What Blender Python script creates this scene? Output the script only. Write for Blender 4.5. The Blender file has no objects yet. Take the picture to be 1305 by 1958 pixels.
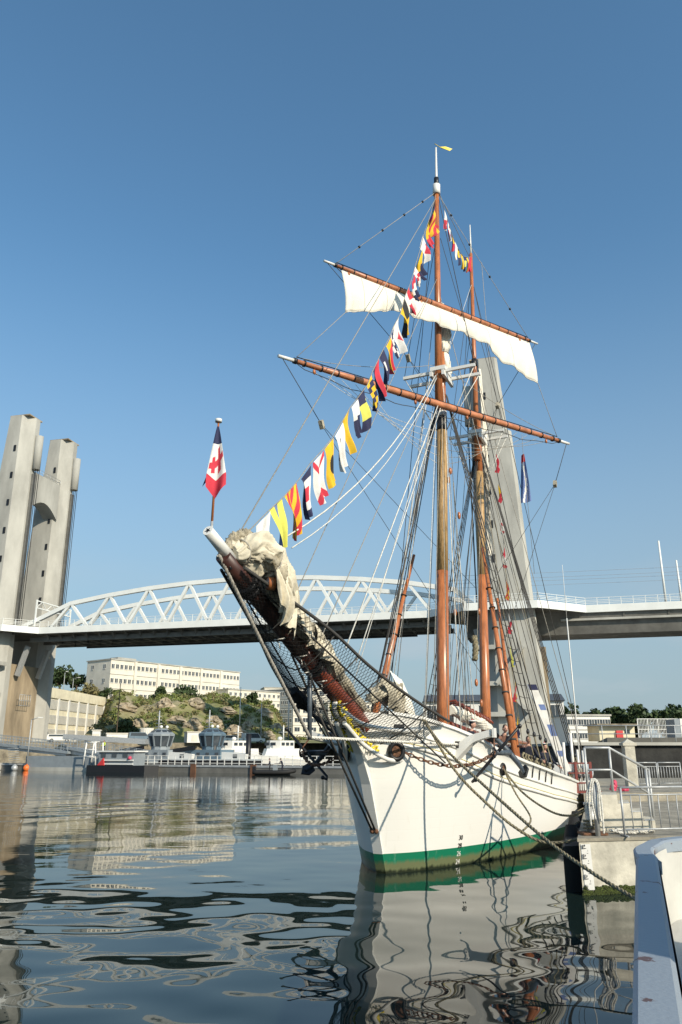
import bpy, math, random
import numpy as np
from mathutils import Vector, Matrix
R = math.radians
random.seed(7)
rng = np.random.default_rng(11)
scene = bpy.context.scene
COL = scene.collection

# ------------------------------------------------------------------ camera, sky, sun, exposure
cam_d = bpy.data.cameras.new('camera')
cam = bpy.data.objects.new('camera', cam_d); COL.objects.link(cam)
cam_d.sensor_fit = 'HORIZONTAL'; cam_d.sensor_width = 36.0
cam_d.lens = 1500.0 / 1305.0 * 36.0
cam_d.clip_start = 0.05; cam_d.clip_end = 4000
cam.location = (0, 0, 2.94)
cam.rotation_euler = (R(90 + 16.9), 0, 0)
scene.camera = cam

SUN_EL = R(29); SUN_AZ = math.atan2(0.62, -0.785)        # azimuth measured from +Y towards +X
SD = Vector((math.sin(SUN_AZ) * math.cos(SUN_EL), math.cos(SUN_AZ) * math.cos(SUN_EL), math.sin(SUN_EL)))
world = bpy.data.worlds.new('World'); scene.world = world; world.use_nodes = True
wn = world.node_tree; wn.nodes.clear()
w_out = wn.nodes.new('ShaderNodeOutputWorld'); w_bg = wn.nodes.new('ShaderNodeBackground')
sky = wn.nodes.new('ShaderNodeTexSky'); sky.sky_type = 'NISHITA'; sky.sun_disc = False
sky.sun_elevation = SUN_EL; sky.sun_rotation = SUN_AZ
sky.altitude = 0; sky.air_density = 1.0; sky.dust_density = 0.9; sky.ozone_density = 1.6
w_bg.inputs['Strength'].default_value = 0.115
# a low bank of thin cloud near the horizon
tc = wn.nodes.new('ShaderNodeTexCoord'); sep = wn.nodes.new('ShaderNodeSeparateXYZ')
mp = wn.nodes.new('ShaderNodeMapping'); mp.inputs['Scale'].default_value = (5, 5, 16); mp.inputs['Location'].default_value = (1.35, 0.4, 0.0)
nz = wn.nodes.new('ShaderNodeTexNoise'); nz.inputs['Scale'].default_value = 1.0; nz.inputs['Detail'].default_value = 6
cr = wn.nodes.new('ShaderNodeMapRange'); cr.inputs[1].default_value = 0.47; cr.inputs[2].default_value = 0.68
hr = wn.nodes.new('ShaderNodeMapRange'); hr.inputs[1].default_value = 0.24; hr.inputs[2].default_value = 0.10
mu = wn.nodes.new('ShaderNodeMath'); mu.operation = 'MULTIPLY'
mu2 = wn.nodes.new('ShaderNodeMath'); mu2.operation = 'MULTIPLY'; mu2.inputs[1].default_value = 0.5
mx = wn.nodes.new('ShaderNodeMix'); mx.data_type = 'RGBA'; mx.inputs['B'].default_value = (3.2, 3.6, 3.9, 1)
L = wn.links.new
L(tc.outputs['Generated'], mp.inputs[0]); L(mp.outputs[0], nz.inputs['Vector']); L(tc.outputs['Generated'], sep.inputs[0])
L(nz.outputs['Fac'], cr.inputs[0]); L(sep.outputs['Z'], hr.inputs[0]); L(cr.outputs[0], mu.inputs[0]); L(hr.outputs[0], mu.inputs[1])
tint = wn.nodes.new('ShaderNodeMix'); tint.data_type = 'RGBA'; tint.blend_type = 'MULTIPLY'; tint.inputs['Factor'].default_value = 1.0; tint.inputs['B'].default_value = (0.74, 1.05, 1.10, 1)
hz = wn.nodes.new('ShaderNodeMix'); hz.data_type = 'RGBA'; hz.inputs['B'].default_value = (2.2, 2.72, 3.1, 1)
hzr = wn.nodes.new('ShaderNodeMapRange'); hzr.interpolation_type = 'SMOOTHSTEP'; hzr.inputs[1].default_value = 0.60; hzr.inputs[2].default_value = -0.02; hzr.inputs[4].default_value = 0.92
L(sky.outputs[0], tint.inputs['A']); L(tint.outputs['Result'], hz.inputs['A']); L(sep.outputs['Z'], hzr.inputs[0]); L(hzr.outputs[0], hz.inputs['Factor'])
L(mu.outputs[0], mu2.inputs[0]); L(mu2.outputs[0], mx.inputs['Factor']); L(hz.outputs['Result'], mx.inputs['A'])
L(mx.outputs['Result'], w_bg.inputs['Color']); L(w_bg.outputs[0], w_out.inputs[0])

sun_d = bpy.data.lights.new('sun', 'SUN'); sun_d.energy = 3.7; sun_d.angle = R(0.53); sun_d.color = (1.0, 0.89, 0.72)
sun = bpy.data.objects.new('sun', sun_d); COL.objects.link(sun)
sun.rotation_euler = SD.to_track_quat('Z', 'Y').to_euler(); sun.location = (40, -40, 60)
vs = scene.view_settings; vs.view_transform = 'Standard'; vs.look = 'None'; vs.gamma = 1.0; vs.exposure = 0.5
scene.cycles.max_bounces = 8; scene.cycles.glossy_bounces = 4

# ------------------------------------------------------------------ helpers: materials
def mat(name, col, rough=0.6, metal=0.0, var=0.0, vscale=3.0, col2=None, bump=0.0, bscale=20.0, spec=0.5, stretch=(1, 1, 1), thr=(0.35, 0.65)):
    m = bpy.data.materials.new(name); m.use_nodes = True
    nt = m.node_tree; b = nt.nodes['Principled BSDF']
    b.inputs['Roughness'].default_value = rough; b.inputs['Metallic'].default_value = metal
    b.inputs['Specular IOR Level'].default_value = spec
    c = (*col, 1)
    b.inputs['Base Color'].default_value = c
    if var > 0 or col2 is not None or bump > 0:
        t = nt.nodes.new('ShaderNodeTexCoord'); mpn = nt.nodes.new('ShaderNodeMapping'); mpn.inputs['Scale'].default_value = stretch
        nt.links.new(t.outputs['Object'], mpn.inputs[0])
    if var > 0 or col2 is not None:
        n = nt.nodes.new('ShaderNodeTexNoise'); n.inputs['Scale'].default_value = vscale; n.inputs['Detail'].default_value = 7; n.inputs['Roughness'].default_value = 0.62
        nt.links.new(mpn.outputs[0], n.inputs['Vector'])
        mr = nt.nodes.new('ShaderNodeMapRange'); mr.inputs[1].default_value = thr[0]; mr.inputs[2].default_value = thr[1]
        nt.links.new(n.outputs['Fac'], mr.inputs[0])
        mix = nt.nodes.new('ShaderNodeMix'); mix.data_type = 'RGBA'
        d = col2 if col2 is not None else tuple(v * (1 - var) for v in col)
        e = col if col2 is not None else tuple(min(1, v * (1 + var * 0.5)) for v in col)
        mix.inputs['A'].default_value = (*d, 1); mix.inputs['B'].default_value = (*e, 1)
        nt.links.new(mr.outputs[0], mix.inputs['Factor']); nt.links.new(mix.outputs['Result'], b.inputs['Base Color'])
    if bump > 0:
        n2 = nt.nodes.new('ShaderNodeTexNoise'); n2.inputs['Scale'].default_value = bscale; n2.inputs['Detail'].default_value = 5
        nt.links.new(mpn.outputs[0], n2.inputs['Vector'])
        bm = nt.nodes.new('ShaderNodeBump'); bm.inputs['Strength'].default_value = bump; bm.inputs['Distance'].default_value = 0.05
        nt.links.new(n2.outputs['Fac'], bm.inputs['Height']); nt.links.new(bm.outputs[0], b.inputs['Normal'])
    return m

M = {}
M['white'] = mat('white_paint', (0.72, 0.71, 0.67), 0.35, var=0.06, vscale=2)
M['steelwhite'] = mat('bridge_white', (0.74, 0.75, 0.72), 0.5, var=0.08, vscale=0.4)
M['varnish'] = mat('varnished_wood', (0.43, 0.150, 0.056), 0.3, var=0.35, vscale=3, stretch=(4, 4, 0.5))
M['yardwood'] = mat('yard_wood', (0.49, 0.19, 0.09), 0.4, var=0.35, vscale=2.5)
M['redwood'] = mat('red_brown_wood', (0.19, 0.042, 0.022), 0.35, var=0.4, vscale=4)
M['shadewood'] = mat('shade_painted_wood', (0.055, 0.020, 0.015), 0.45, var=0.4, vscale=4)  # darker brown stands for shade and dark serving on the outer bowsprit
M['barewood'] = mat('bare_mast_wood', (0.44, 0.275, 0.115), 0.5, var=0.5, vscale=4, stretch=(6, 6, 0.6))
M['black'] = mat('black_iron', (0.012, 0.012, 0.014), 0.45, var=0.3, vscale=10)
M['ironblue'] = mat('blue_grey_iron', (0.07, 0.085, 0.10), 0.4, var=0.4, vscale=6)
M['tar'] = mat('tarred_rope', (0.050, 0.047, 0.043), 0.8)
M['greyrope'] = mat('grey_rope', (0.33, 0.31, 0.27), 0.9, var=0.3, vscale=15)
M['hemp'] = mat('hemp_rope', (0.27, 0.235, 0.15), 0.95, var=0.5, vscale=14, bump=0.6, bscale=60)
M['whiterope'] = mat('white_rope', (0.66, 0.64, 0.58), 0.8, var=0.3, vscale=14)
M['canvas'] = mat('cream_canvas', (0.62, 0.56, 0.43), 0.85, var=0.28, vscale=2.2, bump=0.5, bscale=7)
M['oldcanvas'] = mat('weathered_canvas', (0.40, 0.355, 0.265), 0.9, var=0.45, vscale=3, bump=0.7, bscale=9)
M['sail'] = mat('white_sailcloth', (0.76, 0.72, 0.62), 0.8, var=0.12, vscale=1.2, bump=0.15, bscale=3)
M['yellow'] = mat('yellow_paint', (0.74, 0.58, 0.03), 0.45, var=0.2)
M['paleyellow'] = mat('pale_yellow_line', (0.62, 0.53, 0.20), 0.5)
M['orange'] = mat('orange_buoy', (0.75, 0.16, 0.03), 0.5)
M['rust'] = mat('rusty_iron', (0.16, 0.075, 0.04), 0.85, var=0.6, vscale=14, bump=0.5)
M['net'] = mat('net_twine', (0.014, 0.014, 0.015), 0.9)
M['concrete'] = mat('pier_concrete', (0.40, 0.39, 0.35), 0.85, var=0.25, vscale=0.25, bump=0.2, bscale=3, stretch=(1, 1, 0.35))
M['concdark'] = mat('stained_concrete', (0.34, 0.27, 0.18), 0.9, var=0.4, vscale=0.3, bump=0.2, bscale=2, stretch=(1, 1, 0.3))
M['pontoon'] = mat('pontoon_concrete', (0.50, 0.47, 0.39), 0.9, var=0.3, vscale=2.0, bump=0.25, bscale=12)
M['deckconc'] = mat('pontoon_deck', (0.30, 0.27, 0.21), 0.9, var=0.35, vscale=1.6, bump=0.3, bscale=15)
M['galv'] = mat('galvanised_steel', (0.44, 0.45, 0.45), 0.5, metal=0.35, var=0.2, vscale=5)
M['moss'] = mat('wet_moss', (0.055, 0.075, 0.012), 0.95, var=0.7, vscale=25, bump=1.0, bscale=40)
M['rubber'] = mat('black_rubber', (0.012, 0.012, 0.012), 0.75)
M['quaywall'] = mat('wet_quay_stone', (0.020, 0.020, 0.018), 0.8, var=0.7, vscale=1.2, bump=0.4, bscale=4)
M['stone'] = mat('quay_stone', (0.25, 0.215, 0.155), 0.9, var=0.5, vscale=0.8, bump=0.5, bscale=3)
M['asphalt'] = mat('quay_asphalt', (0.12, 0.115, 0.10), 0.9, var=0.3, vscale=0.3)
M['cream'] = mat('cream_render', (0.72, 0.65, 0.47), 0.85, var=0.14, vscale=0.5)
M['pale'] = mat('pale_render', (0.66, 0.62, 0.53), 0.85, var=0.12, vscale=0.3)
M['glass'] = mat('window_glass', (0.05, 0.06, 0.07), 0.12, spec=0.8)
M['paneglass'] = mat('milky_pane', (0.42, 0.41, 0.37), 0.3, var=0.4, vscale=1.2, stretch=(1, 6, 0.4))
M['girder'] = mat('weathered_girder', (0.15, 0.145, 0.13), 0.7, var=0.3, vscale=0.5)
M['slate'] = mat('slate_roof', (0.075, 0.085, 0.10), 0.7, var=0.2, vscale=1)
M['navygrey'] = mat('navy_grey_paint', (0.24, 0.27, 0.29), 0.45, var=0.12, vscale=1)
M['bluegrey'] = mat('wheelhouse_blue_grey', (0.11, 0.165, 0.21), 0.4, var=0.15, vscale=1)
M['gunwale'] = mat('chipped_blue_paint', (0.25, 0.29, 0.335), 0.5, col2=(0.10, 0.055, 0.05), vscale=3.1, thr=(0.335, 0.35), bump=0.12, bscale=30)
M['boatwhite'] = mat('boat_interior_white', (0.50, 0.49, 0.45), 0.5, var=0.1, vscale=2)
M['bark'] = mat('bark', (0.10, 0.075, 0.05), 0.95, var=0.4, vscale=8)
M['leaf1'] = mat('leaf_dark', (0.045, 0.075, 0.022), 0.7, var=0.5, vscale=0.8)
M['leaf2'] = mat('leaf_mid', (0.155, 0.185, 0.042), 0.7, var=0.5, vscale=0.35)
M['leaf3'] = mat('leaf_dry', (0.22, 0.195, 0.085), 0.8, var=0.5, vscale=0.4)
M['skin'] = mat('skin', (0.50, 0.28, 0.20), 0.55)
M['hair'] = mat('dark_hair', (0.05, 0.035, 0.025), 0.7)
M['navy'] = mat('navy_cloth', (0.012, 0.014, 0.028), 0.85)
M['brown'] = mat('brown_cloth', (0.19, 0.095, 0.065), 0.85, var=0.2, vscale=8)
M['hivis'] = mat('hi_vis_yellow', (0.62, 0.75, 0.03), 0.6)
M['red'] = mat('red_paint', (0.55, 0.04, 0.04), 0.5)
M['pink'] = mat('pink_plastic', (0.55, 0.06, 0.12), 0.5)
M['maroon'] = mat('maroon_paint', (0.17, 0.030, 0.022), 0.5, var=0.3, vscale=4)
FC = dict(w=(0.74, 0.72, 0.68), r=(0.55, 0.035, 0.06), b=(0.022, 0.026, 0.075), y=(0.72, 0.44, 0.02), k=(0.02, 0.02, 0.022), l=(0.62, 0.60, 0.10), p=(0.14, 0.20, 0.40))
for k, c in FC.items(): M['f' + k] = mat('flag_cloth_' + k, c, 0.85, var=0.12, vscale=5)

# ------------------------------------------------------------------ helpers: meshes
class MB:
    def __init__(s): s.v = []; s.f = []; s.mi = []; s.sm = []
    def add(s, vs_, fs, mi=0, smooth=False):
        o = len(s.v); s.v.extend([tuple(p) for p in vs_])
        for f in fs: s.f.append(tuple(o + i for i in f)); s.mi.append(mi); s.sm.append(smooth)
        return s
    def box(s, c, d, rot=None, mi=0):
        h = [x / 2 for x in d]
        p = [Vector((sx * h[0], sy * h[1], sz * h[2])) for sz in (-1, 1) for sy in (-1, 1) for sx in (-1, 1)]
        if rot is not None: p = [rot @ q for q in p]
        c = Vector(c); p = [q + c for q in p]
        return s.add(p, [(0, 2, 3, 1), (4, 5, 7, 6), (0, 1, 5, 4), (2, 6, 7, 3), (0, 4, 6, 2), (1, 3, 7, 5)], mi)
    def beam(s, a, b, w, h, mi=0, up=(0, 0, 1)):
        a = Vector(a); b = Vector(b); d = b - a; ln = d.length; d.normalize()
        side = d.cross(Vector(up))
        if side.length < 1e-4: side = d.cross(Vector((1, 0, 0)))
        side.normalize(); u = side.cross(d)
        return s.box((a + b) / 2, (ln, w, h), Matrix((d, side, u)).transposed(), mi)
    def prism(s, poly, z0, z1, poly2=None, mi=0):
        n = len(poly); q = poly2 or poly
        vs_ = [(x, y, z0) for x, y in poly] + [(x, y, z1) for x, y in q]
        return s.add(vs_, [tuple(range(n))[::-1], tuple(range(n, 2 * n))] + [(i, (i + 1) % n, n + (i + 1) % n, n + i) for i in range(n)], mi)
    def extr(s, pts, vec, mi=0):
        n = len(pts); vec = Vector(vec)
        vs_ = [Vector(p) for p in pts] + [Vector(p) + vec for p in pts]
        return s.add(vs_, [tuple(range(n))[::-1], tuple(range(n, 2 * n))] + [(i, (i + 1) % n, n + (i + 1) % n, n + i) for i in range(n)], mi)
    def tube(s, path, r, n=6, mi=0, cap=True, smooth=True, closed=False):
        P = [Vector(p) for p in path]; k = len(P)
        rr = r if hasattr(r, '__len__') else [r] * k
        vs_ = []; prev = None
        for i in range(k):
            if closed: t = P[(i + 1) % k] - P[i - 1]
            else: t = P[min(i + 1, k - 1)] - P[max(i - 1, 0)]
            t.normalize()
            if prev is None:
                a = t.cross(Vector((0, 0, 1)))
                if a.length < 0.05: a = t.cross(Vector((1, 0, 0)))
            else: a = prev - t * prev.dot(t)
            a.normalize(); prev = a; b = t.cross(a)
            for j in range(n):
                an = 2 * math.pi * j / n
                vs_.append(P[i] + (a * math.cos(an) + b * math.sin(an)) * rr[i])
        fs = []
        for i in range(k if closed else k - 1):
            i2 = (i + 1) % k
            for j in range(n): fs.append((i * n + j, i * n + (j + 1) % n, i2 * n + (j + 1) % n, i2 * n + j))
        s.add(vs_, fs, mi, smooth)
        if cap and not closed:
            o = len(s.v) - len(vs_)
            s.f.append(tuple(o + j for j in range(n))[::-1]); s.mi.append(mi); s.sm.append(False)
            s.f.append(tuple(o + (k - 1) * n + j for j in range(n))); s.mi.append(mi); s.sm.append(False)
        return s
    def grid(s, fn, nu, nv, mi=None, smooth=True):
        vs_ = [fn(i / nu, j / nv) for i in range(nu + 1) for j in range(nv + 1)]
        o = len(s.v); s.v.extend([tuple(p) for p in vs_])
        for i in range(nu):
            for j in range(nv):
                a = o + i * (nv + 1) + j
                s.f.append((a, a + 1, a + nv + 2, a + nv + 1)); s.sm.append(smooth)
                s.mi.append(mi((i + .5) / nu, (j + .5) / nv) if mi else 0)
        return s
    def ball(s, c, r, n=8, m=6, sc=(1, 1, 1), mi=0):
        c = Vector(c)
        vs_ = [c + Vector((0, 0, r * sc[2]))]
        for i in range(1, m):
            a = math.pi * i / m
            for j in range(n):
                b = 2 * math.pi * j / n
                vs_.append(c + Vector((r * sc[0] * math.sin(a) * math.cos(b), r * sc[1] * math.sin(a) * math.sin(b), r * sc[2] * math.cos(a))))
        vs_.append(c - Vector((0, 0, r * sc[2])))
        fs = [(0, 1 + j, 1 + (j + 1) % n) for j in range(n)]
        for i in range(m - 2):
            for j in range(n): fs.append((1 + i * n + j, 1 + (i + 1) * n + j, 1 + (i + 1) * n + (j + 1) % n, 1 + i * n + (j + 1) % n))
        e = len(vs_) - 1
        fs += [(e, 1 + (m - 2) * n + (j + 1) % n, 1 + (m - 2) * n + j) for j in range(n)]
        return s.add(vs_, fs, mi, True)
    def mesh(s, name, mats, org=(0, 0, 0)):
        me = bpy.data.meshes.new(name)
        o = Vector(org)
        me.from_pydata([Vector(p) - o for p in s.v], [], s.f)
        for m_ in (mats if isinstance(mats, (list, tuple)) else [mats]): me.materials.append(M[m_] if isinstance(m_, str) else m_)
        me.polygons.foreach_set('material_index', s.mi); me.polygons.foreach_set('use_smooth', s.sm)
        me.update(); return me
    def build(s, name, mats, parent=None, org=(0, 0, 0)):
        ob = bpy.data.objects.new(name, s.mesh(name, mats, org)); COL.objects.link(ob)
        ob.location = org
        if parent is not None: ob.parent = parent
        return ob

def tag(o, label=None, cat=None, group=None, kind=None):
    if label: o['label'] = label
    if cat: o['category'] = cat
    if group: o['group'] = group
    if kind: o['kind'] = kind
    return o
def thing(name, label, cat, loc=(0, 0, 0), rz=0.0, group=None):
    o = bpy.data.objects.new(name, None); COL.objects.link(o); o.location = loc; o.rotation_euler = (0, 0, rz)
    return tag(o, label, cat, group)
def inst(name, me, parent, loc=(0, 0, 0), rot=None, scale=None):
    o = bpy.data.objects.new(name, me); COL.objects.link(o); o.location = loc
    if rot is not None: o.rotation_euler = rot
    if scale is not None: o.scale = scale
    if parent is not None: o.parent = parent
    return o
def copy_tree(o, parent=None):
    c = o.copy(); COL.objects.link(c); c.parent = parent
    for ch in list(o.children): copy_tree(ch, c)
    return c
def lerp(a, b, t): return a + (b - a) * t
def V3(a, b, t): return tuple(lerp(x, y, t) for x, y in zip(a, b))
def sag(a, b, d, n=16): return [(*V3(a, b, i / n)[:2], V3(a, b, i / n)[2] - d * 4 * (i / n) * (1 - i / n)) for i in range(n + 1)]
def smoothpath(pts, n=6):
    P = [Vector(p) for p in pts]; out = []
    for i in range(len(P) - 1):
        p0 = P[max(i - 1, 0)]; p1 = P[i]; p2 = P[i + 1]; p3 = P[min(i + 2, len(P) - 1)]
        for k in range(n):
            t = k / n
            out.append(0.5 * ((2 * p1) + (p2 - p0) * t + (2 * p0 - 5 * p1 + 4 * p2 - p3) * t * t + (3 * p1 - p0 - 3 * p2 + p3) * t ** 3))
    out.append(P[-1]); return out
def strands(mb, path, r, pitch, n=3, mi=0, per=6, sides=5):
    P = [Vector(p) for p in path]; d = [0]
    for i in range(1, len(P)): d.append(d[-1] + (P[i] - P[i - 1]).length)
    tot = d[-1]; k = max(4, int(tot / pitch * per)); q = []
    xs = np.interp(np.linspace(0, tot, k + 1), d, [p.x for p in P]); ys = np.interp(np.linspace(0, tot, k + 1), d, [p.y for p in P]); zs = np.interp(np.linspace(0, tot, k + 1), d, [p.z for p in P])
    q = [Vector(t) for t in zip(xs, ys, zs)]
    for s_ in range(n):
        pts = []; prev = None
        for i in range(k + 1):
            t = (q[min(i + 1, k)] - q[max(i - 1, 0)]).normalized()
            a = t.cross(Vector((0, 0, 1))) if prev is None else prev - t * prev.dot(t)
            if a.length < 0.05: a = t.cross(Vector((1, 0, 0)))
            a.normalize(); prev = a; b = t.cross(a); an = 2 * math.pi * (i / per + s_ / n)
            pts.append(q[i] + (a * math.cos(an) + b * math.sin(an)) * r * 0.52)
        mb.tube(pts, r * 0.55, sides, mi)
    return mb
def text_mesh(txt, size, depth=0.004):
    cu = bpy.data.curves.new('t', 'FONT'); cu.body = txt; cu.size = size; cu.extrude = depth; cu.align_x = 'CENTER'; cu.align_y = 'CENTER'; cu.resolution_u = 3
    ob = bpy.data.objects.new('t', cu); COL.objects.link(ob)
    me = bpy.data.meshes.new_from_object(ob.evaluated_get(bpy.context.evaluated_depsgraph_get()))
    bpy.data.objects.remove(ob); return me

# ------------------------------------------------------------------ water
def axis(segs):
    out = [segs[0][0]]
    for a, b, st in segs:
        n = max(1, int(round((b - a) / st))); out += [a + (b - a) * (i + 1) / n for i in range(n)]
    return np.array(out)
wx = axis([(-600, -80, 40), (-80, -30, 2.5), (-30, -9, .35), (-9, 8, .095), (8, 20, .4), (20, 60, 4), (60, 600, 60)])
wy = axis([(-60, 0, 10), (0, 5, .5), (5, 27, .085), (27, 60, .3), (60, 140, 2.0), (140, 300, 20), (300, 900, 100)])
GX, GY = np.meshgrid(wx, wy, indexing='ij')
Z = np.zeros_like(GX)
stepx = np.gradient(wx)[:, None]; stepy = np.gradient(wy)[None, :]
warp = 0.5 * np.sin(GX * 0.31 + GY * 0.17) + 0.6 * np.sin(GY * 0.23 - GX * 0.11 + 1.3)
calm = 0.75 + 0.45 * np.sin(GX * 0.12 + GY * 0.21 + 0.6 * warp)
for i in range(46):
    lam = 0.55 * (4.6 / 0.55) ** rng.random(); k = 2 * math.pi / lam
    th = rng.normal(math.pi / 2, 0.75); ph = rng.random() * 6.28
    slope = 0.0060 * (lam / 1.6) ** 0.25
    att = np.clip((lam / np.maximum(stepx, stepy) - 4) / 6, 0, 1)
    Z += slope / k * np.sin(k * (GX * math.cos(th) + GY * math.sin(th)) + ph + 1.1 * warp) * att * calm
me = bpy.data.meshes.new('water')
nx, ny = GX.shape
verts = np.stack([GX.ravel(), GY.ravel(), Z.ravel()], 1)
idx = np.arange(nx * ny).reshape(nx, ny)
faces = np.stack([idx[:-1, :-1].ravel(), idx[1:, :-1].ravel(), idx[1:, 1:].ravel(), idx[:-1, 1:].ravel()], 1)
me.vertices.add(len(verts)); me.vertices.foreach_set('co', verts.ravel())
me.loops.add(faces.size); me.loops.foreach_set('vertex_index', faces.ravel().astype(np.int32))
me.polygons.add(len(faces)); me.polygons.foreach_set('loop_start', np.arange(0, faces.size, 4, dtype=np.int32)); me.polygons.foreach_set('loop_total', np.full(len(faces), 4, dtype=np.int32))
me.update(calc_edges=True); me.polygons.foreach_set('use_smooth', np.ones(len(faces), bool))
wm = bpy.data.materials.new('harbour_water'); wm.use_nodes = True; nt = wm.node_tree; pb = nt.nodes['Principled BSDF']
pb.inputs['Base Color'].default_value = (0.010, 0.019, 0.017, 1); pb.inputs['Specular IOR Level'].default_value = 0.37; pb.inputs['Roughness'].default_value = 0.015; pb.inputs['IOR'].default_value = 1.333
tcw = nt.nodes.new('ShaderNodeTexCoord'); prev = None
for scl, st, dist in (((0.8, 2.3, 1), 0.5, 0.026), ((2.6, 7.0, 1), 0.45, 0.010)):
    m1 = nt.nodes.new('ShaderNodeMapping'); m1.inputs['Scale'].default_value = scl
    n1 = nt.nodes.new('ShaderNodeTexNoise'); n1.inputs['Scale'].default_value = 1.0; n1.inputs['Detail'].default_value = 2.5
    bmp = nt.nodes.new('ShaderNodeBump'); bmp.inputs['Distance'].default_value = dist
    # wind-ruffled patches: the fine ripple comes and goes over the basin and dies out in the lee by the pontoons
    pm = nt.nodes.new('ShaderNodeTexNoise'); pm.inputs['Scale'].default_value = 0.045; pm.inputs['Detail'].default_value = 2
    pr = nt.nodes.new('ShaderNodeMapRange'); pr.inputs[1].default_value = 0.38; pr.inputs[2].default_value = 0.6; pr.inputs[3].default_value = 0.25 * st; pr.inputs[4].default_value = st
    sx = nt.nodes.new('ShaderNodeSeparateXYZ'); lee = nt.nodes.new('ShaderNodeMapRange'); lee.inputs[1].default_value = 17; lee.inputs[2].default_value = 40; lee.inputs[3].default_value = 0.0
    ml = nt.nodes.new('ShaderNodeMath'); ml.operation = 'MULTIPLY'
    nt.links.new(tcw.outputs['Object'], sx.inputs[0]); nt.links.new(sx.outputs['Y'], lee.inputs[0])
    nt.links.new(tcw.outputs['Object'], m1.inputs[0]); nt.links.new(m1.outputs[0], n1.inputs['Vector']); nt.links.new(tcw.outputs['Object'], pm.inputs['Vector'])
    nt.links.new(pm.outputs['Fac'], pr.inputs[0]); nt.links.new(pr.outputs[0], ml.inputs[0]); nt.links.new(lee.outputs[0], ml.inputs[1]); nt.links.new(ml.outputs[0], bmp.inputs['Strength'])
    nt.links.new(n1.outputs['Fac'], bmp.inputs['Height'])
    if prev: nt.links.new(prev.outputs[0], bmp.inputs['Normal'])
    prev = bmp
nt.links.new(prev.outputs[0], pb.inputs['Normal'])
me.materials.append(wm)
water = bpy.data.objects.new('water', me); COL.objects.link(water); tag(water, kind='structure')

# ------------------------------------------------------------------ banks and hill
LB = [(-420, 112), (-110, 135), (-62, 147), (-40, 160), (-25, 173), (10, 194), (60, 226), (140, 300), (140, 900), (-420, 900)]
q = MB(); q.prism(LB[::-1][::-1], -4, 4.3); ob = q.build('left_quay', 'stone'); tag(ob, kind='structure')
q = MB(); q.prism(LB, 4.304, 4.42); ob = q.build('quay_surface', 'asphalt', ob)
RB = [(14.3, 50), (200, 50), (420, 60), (420, 900), (150, 900), (60, 215), (26, 150), (19, 112)]
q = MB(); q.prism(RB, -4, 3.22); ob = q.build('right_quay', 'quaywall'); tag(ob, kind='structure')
q = MB(); q.prism([(x - (.25 if x < 60 else 0), y - (.25 if y < 70 else 0)) for x, y in RB], 3.22, 3.4); q.build('coping', 'concrete', ob)
q = MB(); q.prism([(30, 92), (420, 92), (420, 900), (150, 900), (66, 215)], 3.4, 4.3); q.build('upper_terrace', 'asphalt', ob)

hm = bpy.data.materials.new('hillside'); hm.use_nodes = True; nt = hm.node_tree; pb = nt.nodes['Principled BSDF']; pb.inputs['Roughness'].default_value = 0.95
t = nt.nodes.new('ShaderNodeTexCoord'); a = nt.nodes.new('ShaderNodeTexNoise'); a.inputs['Scale'].default_value = 0.09; a.inputs['Detail'].default_value = 9; a.inputs['Roughness'].default_value = 0.7
cr_ = nt.nodes.new('ShaderNodeValToRGB'); e = cr_.color_ramp.elements
e[0].position = 0.36; e[0].color = (0.13, 0.155, 0.042, 1); e[1].position = 0.68; e[1].color = (0.33, 0.28, 0.20, 1)
e2 = e.new(0.5); e2.color = (0.21, 0.20, 0.085, 1)
bb = nt.nodes.new('ShaderNodeBump'); bb.inputs['Strength'].default_value = 0.9; bb.inputs['Distance'].default_value = 0.6
a2 = nt.nodes.new('ShaderNodeTexNoise'); a2.inputs['Scale'].default_value = 0.7; a2.inputs['Detail'].default_value = 8
for x in (a, a2): nt.links.new(t.outputs['Object'], x.inputs['Vector'])
nt.links.new(a.outputs['Fac'], cr_.inputs[0]); nt.links.new(cr_.outputs[0], pb.inputs['Base Color']); nt.links.new(a2.outputs['Fac'], bb.inputs['Height']); nt.links.new(bb.outputs[0], pb.inputs['Normal'])
M['hill'] = hm
def foot(x):
    return float(np.interp(x, [-160, -71, -66, -62, -58, -55, -25, -10, 40], [238.5, 238.5, 228, 214.5, 201, 172, 188, 198, 240]))
def hh(x, y):
    d = y - foot(x)
    z = np.interp(d, [-5, 0, 3, 14, 22, 26, 50, 62, 400], [0, 0, 2.6, 4.4, 7.0, 9.4, 12.0, 13.4, 14.5])
    zl = np.interp(d, [0, 2, 10, 300], [0, 11, 15.3, 15.8]); bl = np.interp(x, [-64, -56], [1, 0]); z = lerp(float(z), float(zl), float(bl))
    n = math.sin(x * .31 + y * .13) * .5 + math.sin(x * .83 - y * .41) * .35 + math.sin(x * .17 + 2) * .7 + math.sin(y * .9 + x * .6) * .18
    fall = np.interp(x + 0.12 * (y - 200), [-16, -11], [1, 0.12])
    return 4.35 + max(0, z * fall + n * min(1, z / 5) * fall)
q = MB(); q.grid(lambda u, v: (lerp(-160, 30, u), lerp(168, 360, v), hh(lerp(-160, 30, u), lerp(168, 360, v))), 130, 120)
hill = q.build('hill', 'hill'); tag(hill, kind='structure')

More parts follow.
